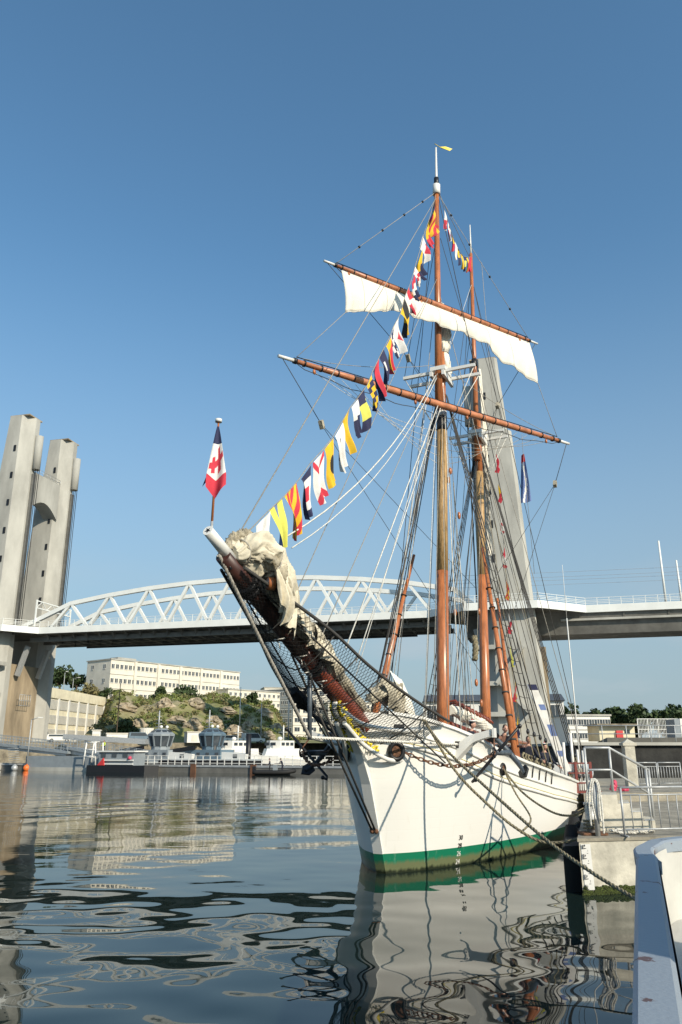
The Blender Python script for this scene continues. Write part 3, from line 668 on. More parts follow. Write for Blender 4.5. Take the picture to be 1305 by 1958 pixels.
# billet head scroll
bh = MB(); c0 = (-2.62, 3.92)
pts = [Ls(c0[0] + (.10 + .020 * a) * math.cos(a - 1.2) * 1.0, 0, c0[1] + .02 + (.10 + .020 * a) * math.sin(a - 1.2) * 1.0) for a in [i * .35 for i in range(26)]]
bh.tube(pts, .075, 8); o = bh.build('billet_head', 'white', ship)
for sd in (1, -1):
    q = MB(); q.tube([(p[0], -sd * .10, p[2]) for p in pts], [.040 + .014 * math.sin(i * 2) for i in range(len(pts))], 6); q.build('gilded_scroll', 'yellow', ship)
    # gilded leaves down the trailboard
    for i in range(11):
        tt = i / 10; s = lerp(-2.42, -.98, tt); z = lerp(3.62, 2.92, tt ** .9) + .05 * math.sin(i * 2.1); l = .13 + .22 * max(0, tt - .30)
        if s > -.95: l = max(l, hb(s, z) + .03)
        q = MB(); rr = .058 + .014 * (i % 3)
        for k in range(3):
            an = k * 2.1 + i; q.tube([Ls(s, sd * (l + .01), z), Ls(s + rr * math.cos(an), sd * (l + .05), z + rr * math.sin(an)), Ls(s + 1.7 * rr * math.cos(an + .5), sd * (l + .015), z + 1.5 * rr * math.sin(an + .5))], [.022, .032, .007], 6)
        q.build('gilded_leaf', 'yellow', ship)
    # two curved head rails from the scroll back to the bow
    for zz, ze, se, rr in ((3.80, 3.45, .0, .06), (3.56, 2.70, -.42, .055)):
        mid = (-1.3, sd * .42, (zz + ze) / 2 - .30)
        e_ = (se, sd * (hb(se, ze) + .02), ze)
        pts2 = smoothpath([Ls(-2.5, sd * .1, zz), Ls(-1.7, sd * .25, lerp(zz, ze, .45) - .10), Ls(lerp(-1.7, se, .6), sd * lerp(.25, e_[1] * sd, .62), lerp(zz, ze, .85) - .10), Ls(*e_)], 6)
        q = MB(); q.tube(pts2, rr, 8); q.build('head_rail', 'white', ship)
    # hawse ring, fairlead openings
    hs, hz_ = -.35, 2.93
    for (s_, z_, r_, nm, mt) in ((-.60, 2.92, .17, 'hawse_ring', 'black'), (3.6, 2.42, .12, 'mooring_hawse', 'black')):
        c = Vector(hullp(s_, z_, sd, .03)); c2 = Vector(hullp(s_ + .1, z_, sd, .03)); tg = (c2 - c).normalized(); nrm = tg.cross(Vector((0, 0, 1))) * (sd)
        if nrm.dot(Vector((0, -sd, 0))) < 0: nrm = -nrm
        nrm = (nrm + Vector((-.55, 0, -.1))).normalized() if nm == 'hawse_ring' else nrm; c = c + nrm * (.07 if nm == 'hawse_ring' else .0); tg = Vector((0, 0, 1)).cross(nrm).normalized(); up_ = nrm.cross(tg)
        ringp = [c + tg * r_ * math.cos(a) + up_ * r_ * 1.15 * math.sin(a) for a in [i * 2 * math.pi / 18 for i in range(18)]]
        q = MB(); q.tube(ringp, r_ * .36, 8, closed=True); o = q.build(nm, mt, ship)
        q = MB(); q.add([c + nrm * .012 + tg * r_ * math.cos(a) + up_ * r_ * 1.15 * math.sin(a) for a in [i * 2 * math.pi / 18 for i in range(18)]], [tuple(range(18))]); q.build('pipe_mouth', 'rust', o)
    for s_, dz in ((1.35, .30), (-.62, .28)):
        z_ = sheer(s_) - dz; c = Vector(hullp(s_, z_, sd)); c2 = Vector(hullp(s_ + .1, z_, sd)); tg = (c2 - c).normalized()
        q = MB(); q.beam(c - tg * .14, c + tg * .14, .10, .17); q.build('fairlead', 'black', ship)
    # cathead with its knee
    c1 = Vector(hullp(1.55, 2.9, sd)); tg = (Vector(hullp(1.75, 2.9, sd)) - c1).normalized()
    lo = smoothpath([hullp(1.35, 2.62, sd, .0), Ls(1.40, sd * 1.90, 2.88), Ls(1.42, sd * 2.20, 3.14), Ls(1.42, sd * 2.66, 3.29)], 5); hi = smoothpath([hullp(1.35, 2.92, sd, -.10), Ls(1.42, sd * 1.82, 3.15), Ls(1.42, sd * 2.15, 3.33), Ls(1.42, sd * 2.70, 3.47)], 5)
    q = MB(); q.extr([p - tg * .10 for p in lo] + [p - tg * .10 for p in hi[::-1]], tg * .20); o = q.build('cathead', 'white', ship)
    q = MB(); q.box(Ls(1.42, sd * 2.71, 3.38), (.27, .06, .24)); q.build('end_cap', 'white', o)
# draft marks
def draft(txt, z, mt, s=2.02):
    for sd in (1,):
        me_ = text_mesh(txt, .175); me_.materials.clear(); me_.materials.append(M[mt])
        c = Vector(hullp(s, z, sd, .012)); tg = (Vector(hullp(s + .15, z, sd, .012)) - c).normalized(); up_ = (Vector(hullp(s, z + .12, sd, .012)) - c).normalized()
        nrm = tg.cross(up_); up_ = nrm.cross(tg)
        o = bpy.data.objects.new('draft_number', me_); COL.objects.link(o); o.parent = ship
        o.matrix_local = Matrix.Translation(c) @ Matrix((tg, up_, nrm)).transposed().to_4x4()
for txt, z, mt in (('30', .70, 'black'), ('28', .50, 'black'), ('26', .30, 'white'), ('24', .10, 'white')): draft(txt, z, mt)

# --- spars
def xf(z): return 5.8 + .1134 * (z - 3.92)
def xt(z): return 6.72 + .088 * (z - 15.2)
def xm(z): return 11.56 + .104 * (z - 3.92)
def xmt(z): return 12.45 + .086 * (z - 15.0)
def spar(name, a, b, r, mt, parent=ship, n=12, k=2):
    q = MB(); rr = r if hasattr(r, '__len__') else [r] * 2
    q.tube([V3(a, b, i / k) for i in range(k + 1)], [lerp(rr[0], rr[1], i / k) for i in range(k + 1)], n); return q.build(name, mt, parent)
fm = spar('foremast', Ls(xf(1.2), 0, 1.2), Ls(xf(9.0), 0, 9.0), (.215, .205), 'varnish', n=16)
spar('bare_section', Ls(xf(9.0), 0, 9.0), Ls(xf(14.6), 0, 14.6), (.205, .19), 'barewood', fm, 16)
spar('black_band', Ls(xf(14.6), 0, 14.6), Ls(xf(15.2), 0, 15.2), .195, 'black', fm, 16)
spar('white_band', Ls(xf(15.2), 0, 15.2), Ls(xf(15.42), 0, 15.42), .197, 'white', fm, 16)
spar('mast_head', Ls(xf(15.42), 0, 15.42), Ls(xf(18.1), 0, 18.1), (.17, .15), 'varnish', fm, 12)
spar('topmast', Ls(xt(15.7), 0, 15.7), Ls(xt(25.9), 0, 25.9), (.155, .10), 'varnish', fm, 14)
spar('pole', Ls(xt(25.9), 0, 25.9), Ls(xt(28.5), 0, 28.5), (.075, .035), 'white', fm, 10)
spar('masthead_collar', Ls(xt(25.85), 0, 25.85), Ls(xt(26.35), 0, 26.35), .17, 'white', fm, 10)
spar('masthead_iron', Ls(xt(26.35), 0, 26.35), Ls(xt(26.75), 0, 26.75), .11, 'black', fm, 10)
mm = spar('mainmast', Ls(xm(.8), 0, .8), Ls(xm(10), 0, 10), (.205, .19), 'varnish', n=16)
spar('bare_section', Ls(xm(10), 0, 10), Ls(xm(14.8), 0, 14.8), (.19, .175), 'barewood', mm, 16)
spar('mast_head', Ls(xm(14.8), 0, 14.8), Ls(xm(17.5), 0, 17.5), (.16, .14), 'varnish', mm, 12)
spar('topmast', Ls(xmt(15.3), 0, 15.3), Ls(xmt(26.6), 0, 26.6), (.135, .08), 'varnish', mm, 12)
spar('pole', Ls(xmt(26.6), 0, 26.6), Ls(xmt(28.4), 0, 28.4), (.05, .025), 'white', mm, 8)
spar('iron_band', Ls(xmt(20.1), 0, 20.1), Ls(xmt(20.5), 0, 20.5), .13, 'black', mm, 12)
for (x0, zc, par, hw) in ((xf(17.0), 17.05, fm, 1.45), (xm(16.5), 16.55, mm, 1.25)):
    for dx in (-.38, .42):
        q = MB(); q.box((x0 + dx, 0, zc), (.11, hw * 2, .12)); q.build('crosstree', 'white', par)
    for sd in (-1, 1):
        q = MB(); q.box((x0, sd * .24, zc - .16), (1.3, .11, .2)); q.build('trestletree', 'white', par)
    q = MB(); q.box((x0 - .1, 0, zc + .1), (.9, .6, .16)); q.build('top_cap', 'white', par)
# bowsprit and jib-boom
def bz(s): return 3.42 + (-.9 - s) * .428
bs_ = spar('bowsprit', Ls(.6, 0, bz(.6)), Ls(-4.6, 0, bz(-4.6)), (.235, .20), 'redwood', n=16, k=4)
spar('outer_spar', Ls(-4.6, 0, bz(-4.6)), Ls(-7.85, 0, bz(-7.85)), (.20, .15), 'shadewood', bs_, 16, 4)  # outer end of the bowsprit, its shade painted in as darker wood
spar('white_tip', Ls(-7.6, .02, bz(-7.6) + .10), Ls(-8.42, .02, bz(-8.42) + .10), (.115, .10), 'white', bs_, 16)
q = MB(); st = []
dv = (Vector(Ls(-8.42, .02, bz(-8.42) + .10)) - Vector(Ls(-7.6, .02, bz(-7.6) + .10))).normalized(); sx_ = Vector((0, 1, 0)); uy_ = dv.cross(sx_)
cst = Vector(Ls(-8.42, .02, bz(-8.42) + .10)) + dv * .004
for i in range(10):
    rr = .07 if i % 2 == 0 else .028; an = math.pi * 2 * i / 10; st.append(cst + sx_ * rr * math.sin(an) + uy_ * rr * math.cos(an))
q.add([cst] + st, [(0, 1 + i, 1 + (i + 1) % 10) for i in range(10)]); q.build('star_emblem', 'black', bs_)
for s in (-7.0, -6.85, -4.1, -3.95):
    q = MB(); c = Vector(Ls(s, 0, bz(s))); q.tube([c + dv * .05, c - dv * .05], .25, 14); q.build('iron_band', 'black', bs_)
for k in range(34):
    q = MB(); s = -7.75 + .035 * k; c = Vector(Ls(s + random.uniform(-.04, .1), random.uniform(-.13, .13), bz(s) + random.uniform(-.14, .14)))
    q.tube([c, c + Vector((random.uniform(-.03, .15), random.uniform(-.1, .1), random.uniform(-.1, .05))), c + Vector((random.uniform(0, .2), random.uniform(-.12, .12), -.08))], .022, 5); q.build('shackle', 'black', bs_)
q = MB(); c = Vector(Ls(-6.75, .42, bz(-6.75) + .12)); q.tube([c + Vector((-.05, .05, 0)), c + Vector((.05, -.05, 0))], .13, 14); q.build('wooden_block', 'varnish', bs_)
spar('dolphin_striker', Ls(-4.15, 0, bz(-4.15) - .1), Ls(-4.12, 0, 3.15), (.06, .05), 'ironblue', bs_, 8)
# yards
YD = Vector((11.9, 7.6, 0)).normalized()      # (aft, port)
def yard(zc, x0, ln, r, name):
    c = Vector((x0 - .32, 0.20, zc)); P_ = lambda tt, dz=0: Ls(c.x + YD.x * ln * tt, c.y + YD.y * ln * tt, zc + dz)
    q = MB(); q.tube([P_(tt) for tt in (-.455, -.30, -.1, .1, .30, .455)], [r * .6, r * .85, r, r, r * .85, r * .6], 8, smooth=True); o = q.build(name, 'yardwood', ship)
    for sg in (-1, 1):
        q = MB(); q.tube([P_(sg * .455), P_(sg * .5)], [r * .5, r * .42], 10); q.build('yardarm_tip', 'white', o)
        q = MB(); q.tube([P_(sg * .45), P_(sg * .458)], r * .78, 10); q.build('yardarm_iron', 'black', o)
    for i in range(-9, 10):
        if i == 0: continue
        q = MB(); tt = i / 21; q.tube([P_(tt - .002), P_(tt + .002)], r * (1.06 if abs(tt) < .2 else .9), 8); q.build('yard_band', 'black', o)
    q = MB(); q.tube([P_(tt, r + .03) for tt in (-.45, 0, .45)], .018, 5); q.build('jackstay', 'black', o)
    q = MB(); q.tube([P_(tt, -.42 * math.sqrt(max(0, 1 - (abs(tt) / .45) ** 4)) - .08 + .10 * abs(math.sin(tt * 21))) for tt in [i / 40 * .9 - .45 for i in range(41)]], .014, 5); q.build('footrope', 'tar', o)
    for sg in (-1, 1):
        for off in (.40, .09):
            p = Vector(P_(sg * off, -r - .06)); q = MB(); q.ball(p, .085, 8, 6, (1, .6, 1.1)); q.build('block', 'varnish', o)
    return P_
YL = yard(15.40, 6.76, 14.1, .135, 'lower_yard'); YU = yard(19.88, 7.16, 11.0, .105, 'topsail_yard')
# topsail hanging loosely from the upper yard, clews dropped
def sailp(u, v):
    tt = lerp(-.43, .455, u)
    dr = np.interp(u, [0, .06, .13, .22, .3, .42, .55, .66, .72, .8, .9, .96, 1], [1.95, 1.62, 1.48, 1.05, .98, .95, .92, .95, 1.05, 1.55, 1.75, 1.9, 2.1]) * .97
    p = Vector(YU(tt, -.10)); p.z -= dr * v
    bel = .22 * math.sin(v * 2.2) + .07 * math.sin(u * 43 + v * 2) * v + .05 * math.sin(u * 90) * v
    p += Vector((-YD.y, -YD.x, 0)) * bel
    return p
q = MB(); q.grid(sailp, 90, 14); o = q.build('topsail', 'sail', ship)
m_ = o.modifiers.new('s', 'SOLIDIFY'); m_.thickness = .012
q = MB(); q.tube([sailp(i / 60, 1.0) for i in range(61)], .018, 5); q.build('bolt_rope', 'whiterope', o)
for u in (.09, .2, .33, .46, .6, .73, .86):
    q = MB(); q.tube([sailp(u, j / 6) + Vector((-.02 * YD.y, -.02, 0)) for j in range(7)], .006, 4); q.build('seam', 'whiterope', o)

def bundle(name, path, rad, mt, parent=ship, seed=0, nu=60, nv=56, fold=.35, sq=1.0, ties=(), tw=1.0):
    """a length of canvas rolled or bunched round a path: long sharp folds, pinched where it is tied"""
    r_ = np.random.default_rng(seed); ph = r_.random(24) * 6.28; am = .5 + r_.random(8)
    P = smoothpath(path, 10); k = len(P); q = MB()
    uu = np.linspace(0, 1, nu + 1); RR = np.interp(uu, np.linspace(0, 1, len(rad)), rad)
    RR = (RR + np.roll(RR, 1) + np.roll(RR, -1)) / 3; RR[0] = rad[0]; RR[-1] = rad[-1]
    for ut in ties: RR = RR * (1 - .34 * np.exp(-((uu - ut) / .022) ** 2))
    frames = []; prev = None
    for i in range(nu + 1):
        x = i / nu * (k - 1); a_ = int(min(x, k - 2)); c = P[a_].lerp(P[a_ + 1], x - a_); tn = (P[min(a_ + 2, k - 1)] - P[max(a_ - 1, 0)]).normalized()
        n1 = (tn.cross(Vector((0, 0, 1))) if prev is None else prev - tn * prev.dot(tn)); n1.normalize(); prev = n1; frames.append((c, n1, n1.cross(tn)))
    rid = lambda x: 1 - 2 * abs(math.sin(x)) ** .8
    def f(u, v):
        i = int(round(u * nu)); c, n1, n2 = frames[i]; a = (v % 1.0) * 2 * math.pi
        tws = tw * (1.3 * math.sin(2.1 * u * 3 + ph[6]) + .5 * math.sin(9 * u + ph[7]))
        m1 = .5 + .5 * math.sin(7 * u + ph[8]); m2 = .5 + .5 * math.sin(11 * u + a + ph[9])
        w_ = am[0] * .55 * rid(1.5 * a + tws + ph[0]) + am[1] * .5 * m1 * rid(2.5 * a - 1.7 * tws + ph[1]) + am[2] * .42 * m2 * rid(4 * a + 2.3 * tws + ph[2]) + am[3] * .22 * rid(7 * a + 3 * tws + 5 * u + ph[3]) + .16 * math.sin(23 * u + 2 * math.sin(a + ph[4])) + .10 * rid(13 * u + 2 * a + ph[5])
        r2 = RR[i] * (1 + fold * w_ * .62)
        return c + n1 * r2 * math.cos(a) + n2 * r2 * sq * math.sin(a)
    q.grid(f, nu, nv); q.add([f(0, j / nv) for j in range(nv)], [tuple(range(nv))]); q.add([f(1, j / nv) for j in range(nv)], [tuple(range(nv))])
    o = q.build(name, mt, parent)
    for ut in ties:
        i = int(round(ut * nu)); c, n1, n2 = frames[i]; q = MB(); q.tube([c + (n1 * math.cos(a) + n2 * math.sin(a)) * RR[i] * 1.16 for a in [j * math.pi / 7 for j in range(14)]], .016, 5, closed=True); q.build('gasket', 'greyrope', o)
    return o
def drape(name, a, b, drop, mt, parent, seed, amp=.1, pleats=5, gather=.35, out=(0, -1, 0), nu=26, nv=44):
    """loose canvas hanging from the line a-b in pleats, gathered towards its lower edge"""
    a = Vector(a); b = Vector(b); out = Vector(out).normalized(); r_ = np.random.default_rng(seed); ph = r_.random(6) * 6.28
    def f(u, v):
        c = a.lerp(b, v).lerp(a.lerp(b, .5), gather * u)
        w_ = (1 - 2 * abs(math.sin(pleats * math.pi * v + ph[0] + .8 * math.sin(3 * u + ph[1])))) * .6 + .35 * math.sin(2.3 * pleats * v * 3.14 + ph[2] - 2 * u) + .35 * math.sin(5 * u + 3 * v + ph[3])
        dd = drop * (1 + .16 * math.sin(5 * v + ph[4]) + .08 * math.sin(13 * v + ph[5]))
        return c + Vector((0, 0, -dd * u)) + out * (amp * w_ * (.35 + u * .8) + .18 * math.sin(u * 2.4))
    q = MB(); q.grid(f, nu, nv); return q.build(name, mt, parent)
# furled head sails along the bowsprit
jb = bundle('furled_jib', [Ls(-7.6, .05, bz(-7.6) + .20), Ls(-7.3, .1, bz(-7.3) + .42), Ls(-6.9, .15, bz(-6.9) + .66), Ls(-6.45, .2, bz(-6.45) + .70), Ls(-6.1, .25, bz(-6.1) + .40), Ls(-5.5, .25, bz(-5.5) + .24)], [.16, .36, .48, .46, .36, .26], 'canvas', seed=3, nu=90, nv=72, fold=.36, ties=(.16, .55))
bundle('jib_roll', [Ls(-7.35, .22, bz(-7.35) + .28), Ls(-7.0, .36, bz(-7.0) + .52), Ls(-6.6, .40, bz(-6.6) + .48), Ls(-6.25, .36, bz(-6.25) + .12)], [.08, .22, .25, .14], 'oldcanvas', jb, seed=5, fold=.45, nu=60, ties=(.6,))
bundle('hank_roll', [Ls(-7.7, -.02, bz(-7.7) + .22), Ls(-7.4, -.02, bz(-7.4) + .62), Ls(-7.0, .02, bz(-7.0) + 1.0)], [.07, .16, .10], 'oldcanvas', jb, seed=6, fold=.6, tw=3)
for k in range(12):
    q = MB(); tt = k / 11; c = Vector(Ls(lerp(-7.75, -6.85, tt), -.05, lerp(bz(-7.7) + .2, bz(-6.85) + 1.08, tt))); q.tube([c + Vector((.09 * math.cos(a), .11 * math.sin(a), .05 * math.sin(a + k))) for a in [j * math.pi / 5 for j in range(10)]], .022, 5, closed=True); q.build('hank', 'tar' if k % 2 else 'greyrope', jb)
drape('jib_drape', Ls(-6.55, .42, bz(-6.55) + 1.02), Ls(-5.85, .40, bz(-5.85) + 1.02), 1.30, 'canvas', jb, 15, .13, 3.0, .30, (.2, -1, 0))
drape('jib_drape', Ls(-7.0, .50, bz(-7.0) + .50), Ls(-6.2, .50, bz(-6.2) + .55), .95, 'canvas', jb, 16, .13, 2.5, .55, (-.2, -1, 0))
drape('jib_drape', Ls(-6.1, .1, bz(-6.1) + 1.12), Ls(-5.5, .2, bz(-5.5) + .75), .95, 'canvas', jb, 17, .12, 2.0, .2, (.6, -.8, 0))
drape('jib_drape', Ls(-5.7, .33, bz(-5.7) + .55), Ls(-4.9, .32, bz(-4.9) + .48), .6, 'canvas', jb, 23, .09, 2.5, .2, (.1, -1, 0))
bundle('furled_flying_jib', [Ls(-5.9, .15, bz(-5.9) + .10), Ls(-5.0, .2, bz(-5.0) + .28), Ls(-4.2, .22, bz(-4.2) + .36), Ls(-3.3, .18, bz(-3.3) + .28), Ls(-2.0, .1, bz(-2.0) + .30), Ls(-1.0, .1, bz(-1.0) + .34)], [.24, .29, .25, .22, .17, .10], 'oldcanvas', seed=8, nu=120, nv=60, fold=.42, ties=(.12, .27, .4, .52, .66, .8, .92))
drape('flying_jib_drape', Ls(-4.9, .33, bz(-4.9) + .55), Ls(-3.6, .3, bz(-3.6) + .52), .5, 'canvas', ship, 18, .09, 4, .15)
bundle('furled_staysail', [Ls(-.9, .1, 4.20), Ls(-.35, .15, 4.36), Ls(.15, .2, 4.45), Ls(.55, .25, 4.30), Ls(1.25, .25, 3.85)], [.12, .26, .33, .32, .15], 'oldcanvas', seed=9, nu=80, nv=64, fold=.45, ties=(.3, .6))
drape('staysail_drape', Ls(.05, .3, 4.98), Ls(1.05, .35, 4.75), 1.05, 'sail', ship, 19, .10, 3, -.15, (.1, -1, 0))
drape('staysail_drape', Ls(-.55, .34, 4.62), Ls(.5, .42, 4.72), .75, 'oldcanvas', ship, 21, .10, 6, .25, (0, -1, 0))
bundle('furled_gaff_topsail', [Ls(7.55, 0, 20.4), Ls(7.6, .05, 19.2), Ls(7.55, .02, 18.0), Ls(7.55, 0, 17.2)], [.16, .30, .27, .34], 'sail', seed=12, fold=.42, ties=(.3, .62))
bundle('furled_main_topsail', [Ls(13.4, .1, 20.2), Ls(13.3, .15, 17.5), Ls(13.2, .2, 14), Ls(12.9, .2, 11)], [.07, .13, .14, .09], 'sail', seed=13, fold=.6)
# fore boom with rolled sail and hoops
spar('fore_boom', Ls(6.3, .05, 3.75), Ls(11.6, .2, 3.35), (.12, .10), 'redwood', n=10)
bundle('furled_foresail', [Ls(6.4, .1, 4.22), Ls(8, .15, 4.1), Ls(9.8, .2, 3.9), Ls(11.4, .2, 3.75)], [.16, .24, .22, .14], 'sail', seed=14, fold=.3)
for k in range(11):
    q = MB(); s = 6.6 + k * .45; z = 4.45 - .09 * k * .45
    q.tube([Ls(s, -.25, z - .2), Ls(s, -.1, z + .06), Ls(s + .05, .2, z + .1), Ls(s + .05, .38, z - .12)], .045, 6); q.build('mast_hoop', 'redwood', ship)
spar('main_gaff', Ls(11.9, .3, 3.4), Ls(18.5, .3, 3.2), (.12, .08), 'varnish', n=10)
# deckhouse, windlass, pin rails, skylight
for (s, l, ln, wd, hg, mt) in ((5.0, 0, 1.3, 1.6, .55, 'maroon'), (9.3, 0, 2.2, 1.9, .75, 'maroon'), (3.3, 0, .9, 1.5, .5, 'maroon')):
    q = MB(); q.box(Ls(s, l, deckz(s) + hg / 2), (ln, wd, hg)); o = q.build('deckhouse', mt, ship)
    q = MB(); q.box(Ls(s, l, deckz(s) + hg + .04), (ln + .15, wd + .15, .08)); q.build('house_top', 'white', o)
spar('windlass_barrel', Ls(3.2, .9, deckz(3.2) + .9), Ls(3.2, -.9, deckz(3.2) + .9), (.2, .2), 'rust', n=12)
for sd in (1, -1):
    for s0 in (5.3, 11.6):
        q = MB(); q.beam(hullp(s0, sheer(s0) + .02, sd, -.22), hullp(s0 + 3.2, sheer(s0 + 3.2) + .02, sd, -.22), .14, .09); pr_ = q.build('pin_rail', 'redwood', ship)
        for k in range(12):
            s = s0 + .2 + k * .26; q = MB(); b = Vector(hullp(s, sheer(s), sd, -.2)); ph = random.random() * 6
            pts = [b + Vector((.09 * math.cos(a + ph), .06 * math.sin(a), .34 - .05 * a + .05 * math.sin(3 * a))) for a in [i * .5 for i in range(22)]]
            q.tube(pts, .034, 5); q.build('coiled_rope', 'hemp', pr_)
    for s in (10.0, 12.0, 13.6, 15.2):
        q = MB(); b = Vector(hullp(s, sheer(s), sd, -.1)); q.tube([b, b + Vector((0, 0, 1.25 if s != 12.0 else 1.8))], .055, 8); q.build('stanchion', 'white', ship)

# --- standing and running rigging; each line its own part
def line(name, a, b, r=.014, mt='tar', d=0.0, parent=ship, n=5):
    q = MB(); q.tube(sag(a, b, d, 12) if d else [a, V3(a, b, .5), b], r, n); return q.build(name, mt, parent)
for (xm_, zt_, s0, top, rz) in ((xf, 16.2, 5.7, 4, (3.0, 15.0)), (xm, 15.8, 12.0, 4, (2.4, 14.6))):
    for sd in (1, -1):
        sh = []
        for k in range(top):
            s = s0 + .62 * k; b = Vector(hullp(s, sheer(s), sd, .08)); tpt = Vector(Ls(xm_(zt_) + .06 * k, sd * .16, zt_))
            dl = (tpt - b).normalized(); b2 = b + dl * 1.1
            q = MB(); q.tube([b2, tpt], .019, 5); so = q.build('shroud', 'tar', ship); sh.append((b2, tpt))
            q = MB(); q.ball(b + dl * .25, .09, 8, 6, (1, .6, 1)); q.ball(b + dl * 1.05, .09, 8, 6, (1, .6, 1)); q.build('deadeye', 'black', so)
            for o3 in (-.045, 0, .045):
                q = MB(); q.tube([b + dl * .25 + Vector((o3, 0, 0)), b + dl * 1.05 + Vector((o3, 0, 0))], .010, 4); q.build('lanyard', 'hemp', so)
            q = MB(); c0_ = Vector(hullp(s, sheer(s) - .34, sd, .02)); q.tube([c0_, b + dl * .25], .02, 5); q.build('chainplate', 'black', so)
        z = rz[0] + .4
        while z < rz[1]:
            pa = sh[0][0].lerp(sh[0][1], (z - sh[0][0].z) / (sh[0][1].z - sh[0][0].z)); pbb = sh[2][0].lerp(sh[2][1], (z - sh[2][0].z) / (sh[2][1].z - sh[2][0].z))
            q = MB(); q.tube([pa, (pa + pbb) / 2 - Vector((0, 0, .03)), pbb], .011, 4); q.build('ratline', 'tar', ship); z += .40
        # spars lashed upright in the shrouds
        if xm_ is xf:
            a_ = Vector(hullp(4.9, sheer(4.9) + .05, sd, -.25)); b_ = Vector(Ls(7.15, sd * 1.30, 9.9)); q = MB(); q.tube([a_, a_.lerp(b_, .45), b_], [.095, .09, .055], 10); so = q.build('lashed_spar', 'varnish', ship)
            a2 = a_ + Vector((.32, 0, 0)); b2 = Vector(Ls(7.0, sd * 1.75, 8.0)); q = MB(); q.tube([a2, a2.lerp(b2, .45), b2], [.075, .07, .045], 8); q.build('second_spar', 'varnish', so)
            for k in range(8):
                c_ = a_.lerp(b_, .08 + .1 * k); q = MB(); q.tube([c_, c_.lerp(b_, .008)], .118, 10); q.build('lashing', 'tar', so)
        # topmast shrouds and backstays
        cz = 17.05 if xm_ is xf else 16.55; tx = xt if xm_ is xf else xmt; hw = 1.42 if xm_ is xf else 1.22; tz = 25.6 if xm_ is xf else 24.6
        for dx in (-.38, .42):
            line('topmast_shroud', Ls(xm_(cz) + dx, sd * hw, cz), Ls(tx(tz), sd * .1, tz - (.0 if dx < 0 else 2.0)), .012, 'tar')
            line('futtock_shroud', Ls(xm_(cz) + dx, sd * hw, cz), Ls(xm_(cz - 2.2), sd * .2, cz - 2.4), .016, 'whiterope')
        bsx = 8.6 if xm_ is xf else 15.4
        for k, zz in enumerate((tz, tz - 5.0)):
            line('backstay', hullp(bsx + .6 * k, sheer(bsx), sd, .05), Ls(tx(zz), sd * .1, zz), .014, 'greyrope' if k else 'tar')
# stays in the centreline plane
line('forestay', Ls(-.7, 0, bz(-.7) + .3), Ls(xf(16.1), 0, 16.1), .022, 'tar')
line('topmast_stay', Ls(-7.25, 0, bz(-7.25) + .9), Ls(xt(25.7), 0, 25.7), .014, 'greyrope')
line('jib_stay', Ls(-5.4, 0, bz(-5.4) + .2), Ls(xt(21.5), 0, 21.5), .012, 'greyrope')
line('inner_jib_stay', Ls(-4.0, 0, bz(-4) + .2), Ls(xf(17.6), 0, 17.6), .013, 'greyrope')
line('jib_halyard', Ls(-5.63, .1, 7.28), Ls(6.1, .1, 16.5), .02, 'whiterope', .75)
line('jib_halyard', Ls(-5.4, .15, 7.1), Ls(6.1, .15, 16.4), .014, 'whiterope', .8)
line('staysail_halyard', Ls(-2.4, .1, 5.3), Ls(6.2, .12, 15.3), .02, 'whiterope')
line('staysail_halyard', Ls(-2.0, .2, 5.0), Ls(6.25, .2, 15.2), .016, 'whiterope')
line('triatic_stay', Ls(xt(26.2), 0, 26.2), Ls(xmt(26.2), 0, 26.2), .013, 'greyrope')
line('main_stay', Ls(xf(3.6) + .6, .1, 3.6), Ls(xm(15.9), 0, 15.9), .018, 'tar')
line('main_topmast_stay', Ls(xf(17.2), 0, 17.2), Ls(xmt(24.8), 0, 24.8), .012, 'whiterope')
# halyards and falls round the masts
for k in range(9):
    an = k * .7; line('halyard', Ls(5.5 + .5 * math.cos(an), .75 * math.sin(an) + .1, deckz(5.5) + .9), Ls(xf(16.4) - .1 + .15 * math.cos(an), .15 * math.sin(an), 16.4 - .6 * (k % 3)), .014, ('whiterope', 'greyrope', 'greyrope')[k % 3])
for k in range(7):
    line('fore_fall', Ls(6.6 + .28 * k, (.55 if k % 2 else -.5), 2.9), Ls(xf(15) + .35 + .08 * k, (.2 if k % 2 else -.15), 15.4 - k * .9), .012, ('greyrope', 'hemp', 'whiterope')[k % 3])
for k in range(9):
    sd = 1 if k % 3 else -1
    line('main_halyard', Ls(11.2 + .3 * k, sd * (1.0 + .2 * k), 2.4), Ls(xm(15.5) + .1, sd * .15, 15.8 - .5 * (k % 4)), .013, ('greyrope', 'tar', 'hemp')[k % 3])
for k, (s, l, z, s2, l2, z2) in enumerate(((-.4, -2.2, 3.1, 6.6, -.2, 15.2), (1.2, -1.6, 3.4, 6.6, -.3, 14.9), (2.4, -1.9, 3.2, 6.7, -.3, 16.8), (3.4, -2.3, 2.9, 6.8, -.4, 16.9), (4.2, -2.5, 2.8, 6.9, -.25, 15.8))):
    line('fore_running_line', Ls(s + 2.5, l, z), Ls(s2, l2, z2), .013, ('whiterope', 'greyrope')[k % 2])
